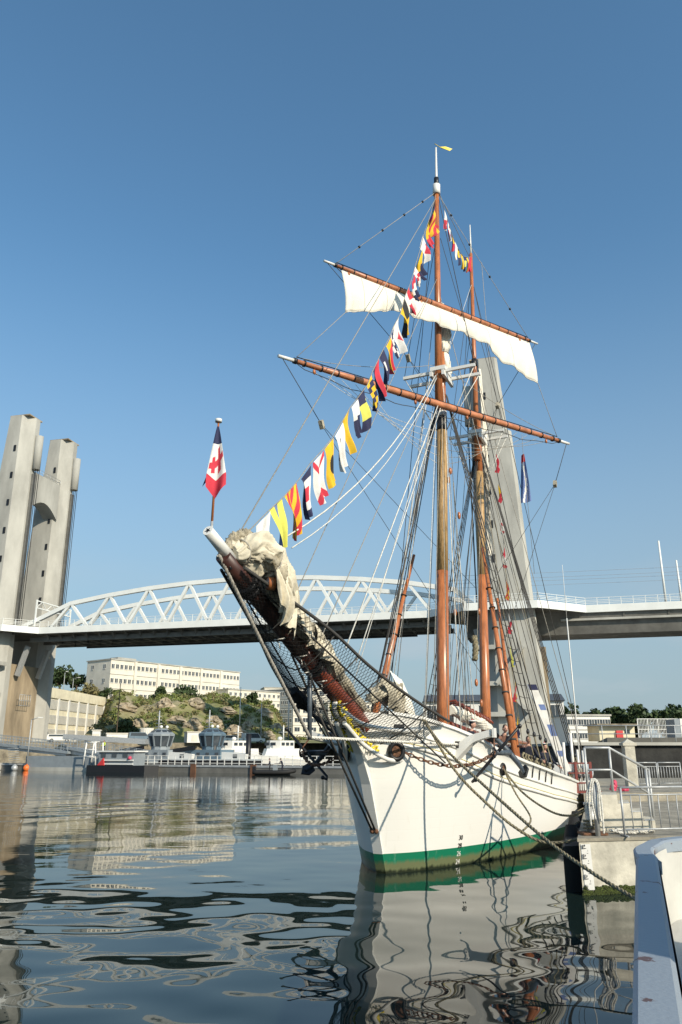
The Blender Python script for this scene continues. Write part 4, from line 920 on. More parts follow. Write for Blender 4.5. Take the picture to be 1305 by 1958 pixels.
# lifts, braces, sheets and their blocks
for sg in (-1, 1):
    line('topsail_lift', YU(sg * .45, .1), Ls(xt(26.0), 0, 26.0), .012, 'greyrope')
    for tt in (.2, .42, .64, .84):
        p = Vector(YU(sg * .45, .1)).lerp(Vector(Ls(xt(26.0), 0, 26.0)), tt); q = MB(); q.ball(p, .055, 6, 5); q.build('lift_cleat', 'black', ship)
    line('topsail_sheet', sailp(0 if sg < 0 else 1, 1), YL(sg * .45, .15), .012, 'greyrope')
    line('yard_lift', YL(sg * .45, .15), Ls(xf(17.6), 0, 17.6), .011, 'greyrope', .25)
    # braces lead down through hanging blocks to the main mast
    yb = Vector(YL(sg * .49)); mb_ = Vector(Ls(xm(9.5), sg * .3, 9.5)); mid = yb.lerp(mb_, .17) + Vector((0, 0, -.75))
    q = MB(); q.tube([yb, mid], .014, 5); br = q.build('brace', 'tar', ship)
    q = MB(); q.box(mid, (.17, .14, .30), Matrix.Rotation(.6 * sg, 3, 'Y')); q.build('brace_block', 'oldcanvas', br)
    for k in (0, .06): q = MB(); q.tube([mid, mb_ + Vector((k, 0, -3.5 if k else 0))], .010, 5); q.build('brace_fall', 'tar', br)
    yb = Vector(YU(sg * .3, -.2)); mb_ = Vector(Ls(xm(16.4), sg * .2, 16.4)); mid = yb.lerp(mb_, .3) + Vector((0, 0, -.9 if sg < 0 else -1.8))
    q = MB(); q.tube([Vector(YU(sg * .49)), mid], .012, 5); br = q.build('topsail_brace', 'tar', ship)
    q = MB(); q.box(mid, (.17, .14, .30), Matrix.Rotation(.7 * sg, 3, 'Y')); q.build('brace_block', 'oldcanvas', br)
    for k in (0, 1.2): q = MB(); q.tube([mid, mb_ + Vector((0, 0, -k))], .010, 5); q.build('brace_fall', 'tar', br)
for k in range(5):
    line('clewline', YL(-.40 + .04 * k, -.2), Ls(xf(14.6 - .35 * k), -.1, 14.6 - .35 * k), .009, 'whiterope', .35)
    line('clewline', YL(.40 - .04 * k, -.2), Ls(xf(14.4 - .3 * k), .1, 14.4 - .3 * k), .009, 'greyrope', .35)
for k, (s, l, z) in enumerate(((6.9, .3, 12.9), (7.3, .1, 12.7), (7.1, .5, 11.2), (6.9, .25, 7.6), (8.8, .4, 5.3), (9.4, .4, 4.6), (10.6, .2, 8.2))):
    q = MB(); q.ball(Ls(s, l, z), .11, 8, 6, (.8, .6, 1.3)); q.build('pulley_block', 'varnish', ship)
line('cargo_fall', Ls(8.8, .4, 5.3), Ls(xm(15), .1, 15), .012, 'greyrope'); line('cargo_fall', Ls(9.4, .4, 4.6), Ls(xm(15.2), .1, 15.2), .012, 'tar')
q = MB(); strands(q, [Ls(8.75, .4, 6.1), Ls(8.78, .45, 6.6), Ls(8.8, .4, 7.0)], .12, .5); q.build('rope_hank', 'hemp', ship)
# bobstays, martingale, netting
for l in (.05, -.10): line('bobstay', Ls(-4.75 + l, l, bz(-4.75) - .15), Ls(-.34, l * .6, .95), .028, 'tar')
for l in (.14, -.14):
    a_ = Vector(Ls(-.42, l * .4, 1.02)); q = MB(); q.ball(a_, .07, 8, 6); q.build('bobstay_shackle', 'rust', ship)
q = MB(); strands(q, [Ls(-8.0, 0, bz(-8.0) - .08), Ls(-6.2, 0, lerp(bz(-8.0), 3.2, .45) - .12), Ls(-4.12, 0, 3.2)], .042, .28, 3, 0); q.build('martingale', 'greyrope', ship)
for sd in (1, -1):
    q = MB(); strands(q, [Ls(-4.12, 0, 3.2), hullp(1.25, sheer(1.25) - .32, sd, .05)], .036, .26, 3); q.build('martingale_backstay', 'whiterope', ship)
    q = MB(); q.tube(smoothpath([Ls(-7.5, sd * .25, bz(-7.5) - .02), Ls(-5.1, sd * .85, 5.40), Ls(-3.6, sd * 1.2, 4.72), Ls(-1.8, sd * 1.55, 4.12), Ls(.5, sd * 1.75, 3.66)], 8), .035, 6); q.build('net_headrope', 'tar', ship)
    line('bowsprit_shroud', Ls(-6.9, sd * .2, bz(-6.9)), hullp(.9, 2.62, sd, .05), .020, 'tar')
EDGE = smoothpath([(-7.5, .25, bz(-7.5) - .02), (-5.1, .85, 5.40), (-3.6, 1.2, 4.72), (-1.8, 1.55, 4.12), (.2, 1.75, 3.68)], 12)
def netp(i, v):
    e_ = EDGE[i]; s = e_.x; w_ = v * 2 - 1                        # v across from starboard to port
    dip = bz(s) - .30 - .28 * math.sin(math.pi * i / (len(EDGE) - 1)); k_ = abs(w_) ** 1.6
    return Vector(Ls(s, e_.y * w_, lerp(dip, e_.z, k_)))
q = MB(); nE = len(EDGE); NL = 26
dense = 92
def netq(u, v): x = u * (nE - 1); i = min(int(x), nE - 2); return netp(i, v).lerp(netp(i + 1, v), x - i)
for k in range(dense + 1):        # diagonal mesh of the net, both ways
    for dr in (1, -1):
        pts = []
        for j in range(15):
            u = k / dense * 1.3 - .15 + dr * (j / 14 - .5) * .22
            if 0 <= u <= 1: pts.append(netq(u, j / 14))
        if len(pts) > 1: q.tube(pts, .0056, 3, cap=False, smooth=False)
tag(q.build('bowsprit_net', 'net', ship), kind='stuff')
for k in range(6):
    u = .15 + k * .14; q = MB(); q.tube([netq(u, j / 8) for j in range(9)], .016, 5); q.build('net_strop', 'tar', ship)
for k in range(9):
    u = .2 + .08 * k; p = netq(u, .5 + .1 * (k % 2)); q = MB(); q.tube([p, p + Vector((.05, .05, .12)), p + Vector((-.08, .1, .16)), p + Vector((.02, -.1, .2))], .014, 5); q.build('gasket_tie', 'whiterope', ship)
bundle('net_bag', [netq(.52, .2), netq(.58, .22), netq(.64, .25)], [.1, .22, .1], 'net', seed=20, fold=.6, nu=24, nv=16)
# yellow wind vane at the truck
q = MB(); z = 28.55; q.tube([Ls(xt(z) - .2, 0, z), Ls(xt(z) + .25, .25, z)], .015, 5); q.extr([Ls(xt(z) + .05, .15, z - .02), Ls(xt(z) + .45, .5, z - .04), Ls(xt(z) + .55, .6, z + .12), Ls(xt(z) + .3, .35, z + .14)], (.01, .01, 0)); q.build('wind_vane', 'yellow', ship)
line('antenna', hullp(12.2, 1.8, 1, .15), Ls(12.4, 3.3, 8.0), .025, 'white'); line('antenna_tip', Ls(12.4, 3.3, 8.0), Ls(12.4, 3.3, 10.2), .010, 'white')

# ------------------------------------------------------------------ signal flags (each hangs on the dressing line: a thing of its own)
FLK = list(FC.keys()); FM = ['f' + k for k in FLK]
def pat(kind):
    ix = FLK.index
    def f(u, v):           # u along the fly, v along the hoist
        du, dv_ = abs(u - .5), abs(v - .5)
        k = {'halfwr': lambda: 'w' if u < .5 else 'r', 'yby': lambda: 'l' if abs(v - .5) > .17 else 'p', 'diagry': lambda: 'r' if int((u + v) * 5) % 2 else 'y',
             'brw': lambda: 'r' if max(du, dv_) < .17 else ('w' if max(du, dv_) < .34 else 'b'), 'saltr': lambda: 'r' if abs(du - dv_) < .10 else 'w', 'ydisc': lambda: 'k' if du * du + dv_ * dv_ < .055 else 'y',
             'wbsq': lambda: 'b' if max(du, dv_) < .22 else 'w', 'yel': lambda: 'y', 'halfwb': lambda: 'w' if u < .45 else 'b', 'byb': lambda: 'b' if abs(u - .5) > .2 else 'l',
             'stripe': lambda: 'y' if int(u * 6) % 2 == 0 else 'b', 'halfrb': lambda: 'r' if v > .5 else 'b', 'bwsq': lambda: 'w' if max(du, dv_) < .16 else 'b', 'diagyr': lambda: 'y' if u + v < 1 else 'r',
             'check': lambda: 'b' if (int(u * 4) + int(v * 4)) % 2 else 'w', 'wdiam': lambda: 'r' if du + dv_ < .36 else 'w', 'quadyk': lambda: 'y' if (u < .5) == (v < .5) else 'k',
             'quadwr': lambda: 'w' if (u < .5) == (v < .5) else 'r', 'rwb': lambda: 'r' if u < .33 else ('w' if u < .66 else 'b'), 'halfyb': lambda: 'y' if u < .5 else 'b', 'crossr': lambda: 'r' if min(du, dv_) < .11 else 'w',
             'halfyr': lambda: 'y' if u < .5 else 'r', 'red': lambda: 'r', 'wht': lambda: 'w'}[kind]()
        return ix(k)
    return f
DESC = dict(halfwr='white and red halved', yby='yellow-blue-yellow banded', diagry='red and yellow diagonally striped', brw='blue-bordered white with red centre', saltr='white with red diagonal cross', ydisc='yellow with black disc',
            wbsq='white with blue square', yel='plain yellow', halfwb='white and blue halved', byb='blue-yellow-blue barred', stripe='yellow and blue striped', halfrb='red and blue halved', bwsq='dark blue with small white square',
            diagyr='yellow and red diagonally split', check='navy and white chequered', wdiam='white with red diamond', quadyk='yellow and black quartered', quadwr='white and red quartered', rwb='red, white and blue barred',
            halfyb='yellow and navy halved', crossr='white with red upright cross', halfyr='yellow and red halved', red='plain red', wht='plain white')
def flag(kind, a, b, fly, label, group, seed, lean=(0, 0, 0), name='signal_flag'):
    a = Vector(a); b = Vector(b); r_ = np.random.default_rng(seed); p1, p2, p3 = r_.random(3) * 6.28
    hx = (b - a); side = hx.cross(Vector((0, 0, 1))); side.normalize(); lean = Vector(lean); sq = .60 + .22 * r_.random()
    def f(u, v):
        h = a.lerp(b, v); mid = a.lerp(b, .45); c = h.lerp(mid, sq * u ** .7)
        w_ = math.sin(v * 7.5 + p1 + u * 1.2) * .10 * u ** .6 + math.sin(v * 15 + p2) * .035 * u + .05 * math.sin(u * 5 + p3)
        return c + Vector((0, 0, -fly * u * (1 - .10 * v))) + side * w_ * (b - a).length * 1.2 + lean * u
    q = MB(); q.grid(f, 44, 44, pat(kind)); org = f(0, .5)
    o = q.build(name, FM, None, org); tag(o, label, 'flag', group)
    return o
LINE = [(-7.0, 7.05), (-6.1, 7.79), (-5.46, 8.28), (-4.8, 8.87), (-4.22, 9.46), (-3.52, 10.07), (-2.9, 10.65), (-2.34, 11.3), (-1.81, 11.91), (-1.28, 12.42), (-0.52, 13.17), (-0.09, 13.81), (0.5, 14.57), (0.98, 15.17), (1.49, 15.8), (1.86, 16.36), (2.58, 17.23), (3.13, 18.24), (3.76, 19.12), (4.17, 19.81), (4.45, 20.34), (5.18, 21.58), (5.82, 22.77), (6.3, 23.49), (7.36, 25.3)]
KINDS = ['halfwr', 'yby', 'diagry', 'brw', 'saltr', 'ydisc', 'wbsq', 'yel', 'halfwb', 'byb', 'stripe', 'halfrb', 'bwsq', 'diagyr', 'check', 'wdiam', 'quadyk', 'quadwr', 'rwb', 'crossr', 'halfyb', 'wdiam', 'halfyr', 'diagry']
seen = {}
for i, kd in enumerate(KINDS):
    (s1, z1), (s2, z2) = LINE[i], LINE[i + 1]
    if i == 0: s1, z1 = -6.75, 7.25
    where = 'low on the forward dressing line' if i < 8 else ('halfway up the forward dressing line' if i < 16 else 'high on the forward dressing line near the masthead')
    ln_ = math.hypot(s2 - s1, z2 - z1)
    flag(kd, W(s1, 0, z1), W(lerp(s1, s2, .88), 0, lerp(z1, z2, .88)), min(1.12, max(.8, ln_ * 1.3)) * (.78 if i > 16 else 1), '%s signal flag %s' % (DESC[kd], where), 'signal flags on the forward dressing line', 100 + i, lean=tuple(W(.16, .1, 0) - W(0, 0, 0)))
q = MB(); q.tube([W(s, -.02, z) for s, z in LINE] + [W(xt(26), 0, 26.0)], .012, 5); tag(q.build('dressing_line', 'greyrope'), 'thin line carrying the signal flags from bowsprit to foremast head', 'rope')
K2 = ['quadwr', 'crossr', 'halfyr', 'wht', 'halfyb', 'yel', 'byb', 'diagyr', 'red']
A2, B2 = (8.1, 26.1), (13.25, 26.3)
for i, kd in enumerate(K2):
    t0, t1 = .10 + i * .1, .10 + i * .1 + .085
    pa, pb_ = (lerp(A2[0], B2[0], t0), lerp(A2[1], B2[1], t0) - 1.1 * math.sin(math.pi * t0)), (lerp(A2[0], B2[0], t1), lerp(A2[1], B2[1], t1) - 1.1 * math.sin(math.pi * t1))
    flag(kd, W(pa[0], .05, pa[1]), W(pb_[0], .05, pb_[1]), .85, '%s signal flag on the line between the two mastheads' % DESC[kd], 'signal flags between the mastheads', 200 + i)
q = MB(); q.tube([W(lerp(A2[0], B2[0], t), .05, lerp(A2[1], B2[1], t) - 1.1 * math.sin(math.pi * t)) for t in [k / 16 for k in range(17)]], .012, 5); tag(q.build('dressing_line', 'greyrope'), 'thin flag line slung between the two mastheads', 'rope')
K3 = ['red', 'halfyr', 'crossr', 'quadwr', 'diagry', 'halfwr', 'yby', 'diagyr', 'halfyb']
for i, kd in enumerate(K3):
    t0 = .42 + i * .063; zz = lambda t: lerp(26, 2.6, t); ss = lambda t: lerp(13.5, 15.2, t)
    flag(kd, W(ss(t0 + .03), .5, zz(t0 + .03)), W(ss(t0), .5, zz(t0)), .5, '%s signal flag hanging limp beside the mainmast' % DESC[kd], 'signal flags on the after dressing line', 300 + i)
q = MB(); q.tube([W(13.5, .5, 26), W(14.4, .5, 14), W(15.2, .5, 2.6)], .012, 5); tag(q.build('dressing_line', 'greyrope'), 'thin flag line running down behind the mainmast', 'rope')
# jack on its staff at the bowsprit end
jk = thing('jack_staff', 'varnished flagstaff with white truck standing on the bowsprit end', 'flagstaff', W(-8.27, 0, 6.60))
q = MB(); q.tube([(0, 0, .0), (0, 0, .35)], .026, 8); q.build('socket', 'galv', jk)
q = MB(); q.tube([(0, 0, .3), (.03, 0, 2.32)], [.024, .018], 8); q.build('pole', 'varnish', jk)
q = MB(); q.tube([(.03, 0, 2.32), (.03, 0, 2.38)], .065, 12); q.build('truck', 'white', jk)
def jackpat(u, v):
    du, dv_ = u - .56, v - .5
    if u < .26: return FLK.index('b')
    if u > .76: return FLK.index('r')
    a_ = u - .52 + (v - .5) * .22
    if (abs(a_) < .05 and .04 < v < .97) or (abs(v - .28) < .095 and abs(a_) < .12) or (abs(v - .66) < .095 and abs(a_) < .185): return FLK.index('r')
    return FLK.index('w')
def jackp(u, v):
    top = W(-8.25, 0.02, 8.80); wd = .03 + .34 * min(1, u * 1.25) ** .8
    tip = .18 * max(0, u - .86) / .14 * (1 - abs(v - .45) * 2)
    x = (v - .45) * wd; p = top + Vector((x + .01, -.09 - .06 * math.sin(v * 7 + u * 2) * u, -1.42 * u * (1 - .16 * abs(v - .45) * 2 * u)))
    return p
q = MB(); q.grid(jackp, 90, 64, jackpat); o = q.build('jack_flag', FM, None, jackp(0, .5)); tag(o, 'limp blue, white and red jack with red cross on the bow staff', 'flag')
q = MB(); q.grid(lambda u, v: W(-8.25, .02, 8.40) + Vector((-.05 - .16 * u * v - .05 * v, .03 + .05 * v, -.5 * u - .25 * v)), 8, 8); o2 = q.build('folded_fly', 'fb', o); o2.matrix_parent_inverse = o.matrix_world.inverted() if False else Matrix.Translation(-Vector(o.location))
def ensign():
    a, b = W(12.95, 4.4, 14.6), W(12.95, 4.4, 14.0)
    def f(u, v): p = W(10.3, 2.4, 14.4); return p + Vector(((v - .5) * (.12 + .3 * u), .06 * math.sin(v * 9 + u * 3), -2.05 * u + .08 * v))
    q = MB(); q.grid(f, 24, 12, lambda u, v: FLK.index('r') if u < .18 else (FLK.index('w') if abs(v - .5 + .2 * math.sin(u * 8)) < .13 else FLK.index('p')))
    tag(q.build('courtesy_flag', FM, None, f(0, .5)), 'long blue flag with white and red hanging under the lower yard', 'flag')
    q = MB(); q.tube([YLW(.30), f(0, .5), W(10.4, 2.5, 9.5)], .008, 4); tag(q.build('flag_halyard', 'greyrope'), 'thin halyard of the blue flag under the lower yard', 'rope')
def YLW(tt): x, y, z = YL(tt, -.2); return W(x, -y, z)
ensign()
bn = thing('banner', 'tall narrow white and blue banner lashed in the port main shrouds', 'banner', W(11.2, 3.0, 2.0))
def bnp(u, v): return W(lerp(11.3, 10.4, u), 3.0 - .9 * u, lerp(2.2, 5.3, u)) + Vector(((v - .5) * .34, .03 * math.sin(u * 9), 0)) - W(11.2, 3.0, 2.0)
q = MB(); q.grid(bnp, 30, 6, lambda u, v: FLK.index('b') if u > .93 else (FLK.index('p') if int(u * 13) in (2, 5, 6, 9) and v > .3 else FLK.index('w'))); q.build('cloth', FM, bn)
q = MB(); q.tube([bnp(0, 0), bnp(1, 0)], .02, 5); q.build('pole', 'galv', bn)

# ------------------------------------------------------------------ anchors, chain, mooring lines
def anchor(sd, label):
    rp = Vector((1.15, 2.78, 2.88)); K = Vector((2.65, 2.82, 2.86))
    Wd_ = lambda p: W(p.x, sd * p.y, p.z)
    org = Wd_(rp); t = thing('anchor', label, 'anchor', org, 0, 'bow anchors')
    g = lambda p: Wd_(p) - org
    q = MB(); q.tube([g(rp), g(K)], [.06, .085], 8); q.build('shank', 'ironblue' if sd > 0 else 'black', t)
    sdir = Vector((-.05, .70, .72)).normalized(); c = rp + Vector((.18, 0, 0))
    e1, e2 = c + sdir * .92, c - sdir * .92
    q = MB(); q.tube([g(e1), g(c), g(e2), g(e2 + Vector((-.10, -.04, -.07))), g(e2 + Vector((-.16, .06, -.02)))], [.036, .045, .036, .036, .036], 8); q.ball(g(e1), .06); q.ball(g(e2 + Vector((-.16, .06, -.02))), .06); q.build('stock', 'black', t)
    adir = Vector((0, .62, -.72)).normalized()
    for sg in (1, -1):
        pts = [K, K + adir * sg * .28 + Vector((-.03, 0, 0)), K + adir * sg * .52 + Vector((-.18, 0, 0)), K + adir * sg * .68 + Vector((-.42, 0, 0))]
        q = MB(); q.tube([g(p) for p in smoothpath(pts, 4)], [.085 - .035 * i / 12 for i in range(13)], 8); ar = q.build('arm', 'ironblue' if sd > 0 else 'black', t)
        tp = pts[-1]; ax = (pts[-1] - pts[-2]).normalized(); wd = sdir
        pl_ = [tp + ax * .16, tp - ax * .05 + wd * .17, tp - ax * .30 + wd * .15, tp - ax * .34, tp - ax * .30 - wd * .15, tp - ax * .05 - wd * .17]
        q = MB(); nv_ = g(ax.cross(wd) * .05 + rp); q.extr([g(p) for p in pl_], nv_); q.build('fluke', 'black', ar)
    q = MB(); rc = rp - Vector((.13, 0, 0)); q.tube([g(rc + Vector((.12 * math.cos(a), 0, .12 * math.sin(a)))) for a in [i * math.pi / 8 for i in range(16)]], .025, 6, closed=True); q.build('ring', 'black', t)
    # lashing up to the cathead
    q = MB(); q.tube([g(rc + Vector((0, 0, .1))), g(Vector((1.42, 2.70, 3.30)))], .022, 5); q.build('cat_fall', 'rust', t)
    lk = MB(); lp = [(.085 * math.cos(a), .042 * math.sin(a), 0) if abs(math.cos(a)) < .8 else (.085 * math.cos(a), .042 * math.sin(a), 0) for a in [i * math.pi / 6 for i in range(12)]]
    lk.tube(lp, .017, 5, closed=True); lme = lk.mesh('chain_link', 'rust')
    h0 = Vector((-.48, 0, 2.92)); hx, hy, hz2 = hullp(-.48, 2.90, 1, .10); h = Vector((hx, -hy, hz2))
    mid = (h + rc) / 2; nl = int((rc - h).length / .118) + 2
    pts = [h.lerp(rc, i / nl) + Vector((0, .14 * math.sin(math.pi * i / nl), -.42 * 4 * (i / nl) * (1 - i / nl) * .8)) for i in range(nl + 1)]
    ct = thing('anchor_chain', 'rusty chain sagging from the hawse ring to %s' % ('the anchor under the port cathead' if sd > 0 else 'the black anchor over open water'), 'chain', Wd_(h))
    for i in range(nl):
        a_, b_ = Wd_(pts[i]), Wd_(pts[i + 1]); d_ = (b_ - a_); o = inst('chain_link', lme, ct, (a_ + b_) / 2 - Wd_(h)); e_ = d_.to_track_quat('X', 'Z')
        o.rotation_mode = 'QUATERNION'; from mathutils import Quaternion
        o.rotation_quaternion = e_ @ Quaternion((1, 0, 0), (math.pi / 2 if i % 2 else 0) + .4); 
anchor(1, 'blue-grey and black anchor lashed under the cathead on the sunlit side')
anchor(-1, 'black anchor hanging off the shaded side of the bow over open water')

def mooring(label, pts, r=.034, mt='hemp', worm=None, pitch=.30):
    q = MB(); P = smoothpath(pts, 10); strands(q, P, r, pitch, 3); o = q.build('mooring_rope', mt, None, P[0]); tag(o, label, 'rope', 'mooring lines of the schooner')
    return o
PX = (5.35, 18.5)                                                     # front left bollard corner of the pontoon
fl_ = W(1.35, 1.78, 3.42); b0 = Vector((5.62, 19.6, 1.35))
AL = [(2.8, 20.48, 2.5), (3.49, 20.1, 1.73), (4.08, 19.78, 1.21), (4.66, 19.46, 0.92), (5.29, 19.12, 1.0)]
BL = [(2.47, 19.58, 3.0), (3.08, 17.63, 2.19), (3.73, 15.57, 1.4), (4.15, 14.23, 1.01)]
top0 = W(0, 1.16, 3.76); V_ = Vector
mooring('taut bow line running from the bow rail past the tide ruler', [top0, V_(BL[0]), V_(BL[1]), V_(BL[2]), V_(BL[3]), V_((4.477, 13.2, .78)), V_((4.7, 12.2, .6))])
mooring('slack bow line drooping from the bow rail almost to the water', [top0 + V_((.04, 0, .02))] + [V_(p) for p in AL] + [V_((5.66, 18.95, 1.25))], .036)
ch0 = W(3.6, 2.40, 2.42)
mooring('spring line from the second hawse to the galvanised bollard', [ch0, V_((4.96, 22.73, 1.84)), V_((5.34, 21.51, 1.46)), V_((5.62, 20.61, 1.4)), V_((5.86, 19.75, 1.62))], .030)
mooring('short slack line from the second hawse down to the taut bow line', [ch0, W(3.5, 2.75, 1.75), W(3.3, 3.15, 1.15), V_((4.25, 19.9, 1.08))], .026)

# ------------------------------------------------------------------ people (skinned skeleton, clothes by region)
def person(label, loc, rz, shirt, trousers, cap=None, lean=.1, arms=((.25, .1), (-.25, .1)), scale=1.0, hairm='hair', sit=0.0, group=None):
    t = thing('person', label, 'person', loc, rz, group); t.scale = (scale,) * 3
    J = {}
    def j(n, p, r): J[n] = (Vector(p), r)
    hz = .95 - sit; ly = lean
    j('pel', (0, 0, hz), (.155, .115)); j('wai', (0, .10 * ly, hz + .17), (.135, .10)); j('che', (0, .35 * ly, hz + .37), (.165, .115)); j('nec', (0, .55 * ly, hz + .52), (.07, .07)); j('hd0', (0, .62 * ly, hz + .60), (.065, .07))
    for sx, nm, (ax, ay) in ((1, 'R', arms[0]), (-1, 'L', arms[1])):
        j('sh' + nm, (sx * .19, .45 * ly, hz + .45), (.072, .068)); j('el' + nm, (sx * .24 + ax * .3, .45 * ly + ay * .6, hz + .19), (.047, .047)); j('wr' + nm, (sx * .22 + ax * .6, .45 * ly + ay * 1.9 + .03, hz + .03 + abs(ay) * .5), (.032, .028))
        w0 = J['wr' + nm][0]; dr = (w0 - J['el' + nm][0]).normalized(); j('pa' + nm, w0 + dr * .085, (.042, .022))
        j('hi' + nm, (sx * .09, 0, hz - .06), (.09, .09)); j('kn' + nm, (sx * .10, .05 + sit * .7, hz * .52), (.06, .06)); j('an' + nm, (sx * .10, sit * .3, .08), (.04, .045)); j('to' + nm, (sx * .115, .16 + sit * .3, .03), (.042, .03))
    E_ = [('pel', 'wai'), ('wai', 'che'), ('che', 'nec'), ('nec', 'hd0')]
    for nm in 'RL': E_ += [('che', 'sh' + nm), ('sh' + nm, 'el' + nm), ('el' + nm, 'wr' + nm), ('wr' + nm, 'pa' + nm), ('pel', 'hi' + nm), ('hi' + nm, 'kn' + nm), ('kn' + nm, 'an' + nm), ('an' + nm, 'to' + nm)]
    for nm in 'RL':
        pa = J['pa' + nm][0]; dr = (pa - J['wr' + nm][0]).normalized(); sx = 1 if nm == 'R' else -1; sdv = dr.cross(Vector((0, 1, 0))).normalized()
        for k, (o_, ln_) in enumerate(((-.030, .065), (-.010, .078), (.010, .074), (.030, .06))):
            a_ = 'f%s%d' % (nm, k); j(a_ + 'a', pa + sdv * o_ + dr * .03, (.0105, .0105)); j(a_ + 'b', pa + sdv * o_ * 1.1 + dr * (.03 + ln_ * .55) + Vector((0, .008, 0)), (.0095, .0095)); j(a_ + 'c', pa + sdv * o_ * 1.1 + dr * (.03 + ln_) + Vector((0, .025, 0)), (.008, .008))
            E_ += [('pa' + nm, a_ + 'a'), (a_ + 'a', a_ + 'b'), (a_ + 'b', a_ + 'c')]
        j('t%s' % nm, J['wr' + nm][0] + dr * .05 - sdv * .045 + Vector((0, .02, 0)), (.011, .011)); j('u%s' % nm, J['wr' + nm][0] + dr * .085 - sdv * .06 + Vector((0, .035, 0)), (.009, .009)); E_ += [('wr' + nm, 't' + nm), ('t' + nm, 'u' + nm)]
    names = list(J); idx_ = {n: i for i, n in enumerate(names)}
    me_ = bpy.data.meshes.new('body'); me_.from_pydata([J[n][0] for n in names], [(idx_[a], idx_[b]) for a, b in E_], [])
    ob = bpy.data.objects.new('body', me_); COL.objects.link(ob)
    md = ob.modifiers.new('skin', 'SKIN'); md.use_smooth_shade = True
    for i, n in enumerate(names): me_.skin_vertices[0].data[i].radius = J[n][1]
    me_.skin_vertices[0].data[0].use_root = True
    sb_ = ob.modifiers.new('sub', 'SUBSURF'); sb_.levels = 2; sb_.render_levels = 2
    bpy.context.view_layer.update()
    ev = bpy.data.meshes.new_from_object(ob.evaluated_get(bpy.context.evaluated_depsgraph_get())); bpy.data.objects.remove(ob)
    for m_ in ('skin', shirt, trousers, 'black'): ev.materials.append(M[m_])
    def cls(e_):
        a_, b_ = e_
        if a_[0] in 'ftup' and a_ != 'pel' and a_[:2] != 'to' or b_[:2] == 'pa': return 0
        if b_ == 'hd0' or a_ == 'hd0': return 0
        if b_[:2] in ('to',): return 3
        if a_[:2] in ('hi', 'kn') or b_[:2] == 'hi': return 2
        return 1
    segs = [(J[a_][0], J[b_][0], cls((a_, b_))) for a_, b_ in E_]
    for p in ev.polygons:
        c = p.center; best = (9, 1)
        for a_, b_, k in segs:
            d_ = b_ - a_; tt = max(0, min(1, (c - a_).dot(d_) / d_.length_squared)); ds_ = (c - (a_ + d_ * tt)).length
            if ds_ < best[0]: best = (ds_, k)
        p.material_index = best[1]; p.use_smooth = True
    bo = bpy.data.objects.new('body', ev); COL.objects.link(bo); bo.parent = t
    hc = J['hd0'][0] + Vector((0, .03, .105))
    # head: shaped ovoid with brow, nose, chin, ears
    q = MB(); n1, n2 = 20, 16
    def hf(u, v):
        th = u * math.pi; ph = v * 2 * math.pi; x = math.sin(th) * math.cos(ph); y = math.sin(th) * math.sin(ph); z = math.cos(th)
        r_ = Vector((x * .075, y * .098, z * .118))
        if z < -.2: r_.x *= 1 + .35 * (z + .2); r_.y *= 1 + .12 * (z + .2)
        if y > .7 and abs(x) < .35:
            r_.y += .022 * math.exp(-((z + .10) / .18) ** 2) * math.exp(-(x / .14) ** 2); r_.y -= .010 * math.exp(-((z - .10) / .09) ** 2) * (abs(x) > .12); r_.y += .006 * math.exp(-((z + .48) / .07) ** 2)
        return hc + r_
    q.grid(hf, n1, n2)
    for sx in (1, -1): q.ball(hc + Vector((sx * .078, -.005, -.005)), .026, 8, 6, (.4, .8, 1.2))
    hd = q.build('head', 'skin', t)
    for sx in (1, -1): q = MB(); q.ball(hc + Vector((sx * .030, .088, .014)), .0115, 8, 6); q.build('eye', 'black', hd)
    q = MB(); q.box(hc + Vector((0, .094, -.052)), (.042, .008, .007)); q.build('mouth', 'maroon', hd)
    q = MB(); q.grid(lambda u, v: hc + Vector((.080 * math.sin(u * 1.75) * math.cos(v * 6.283), -.012 + .100 * math.sin(u * 1.75) * math.sin(v * 6.283) * (1 if math.sin(v * 6.283) < 0 else .82), .012 + .122 * math.cos(u * 1.75) - (.03 * u if math.sin(v * 6.283) < 0 else -.03 * u))), 8, 18); q.build('hair', hairm, t)
    if cap:
        q = MB(); q.tube([hc + Vector((0, -.01, .055)), hc + Vector((0, -.01, .10))], .092, 16); co = q.build('cap_band', 'navy', t)
        q = MB(); q.tube([hc + Vector((0, -.01, .095)), hc + Vector((0, -.01, .115)), hc + Vector((0, -.01, .135))], [.105, .118, .085], 16); q.build('cap_crown', 'white', co)
        q = MB(); q.ball(hc + Vector((0, -.01, .145)), .026); q.build('pompom', 'red', co)
    return t
def onship(s, l): p = W(s, l, deckz(s)); return p
person('person in a brown shirt seen from behind, leaning at the rail near the cathead', onship(5.35, 1.95), R(200), 'brown', 'navy', None, .5, ((.2, .35), (-.1, .3)))
person('person in navy blue with a white cap standing by the windlass', onship(4.6, 1.15), R(-120), 'navy', 'navy', True, .2, ((.1, .2), (-.1, .25)))
person('bareheaded person in navy blue half hidden behind the rail by the shrouds', onship(7.6, 2.3), R(-170), 'navy', 'navy', None, .3)
person('person in navy blue and white cap among the shrouds by the banner', onship(9.6, 2.5), R(-160), 'navy', 'navy', True, .1)

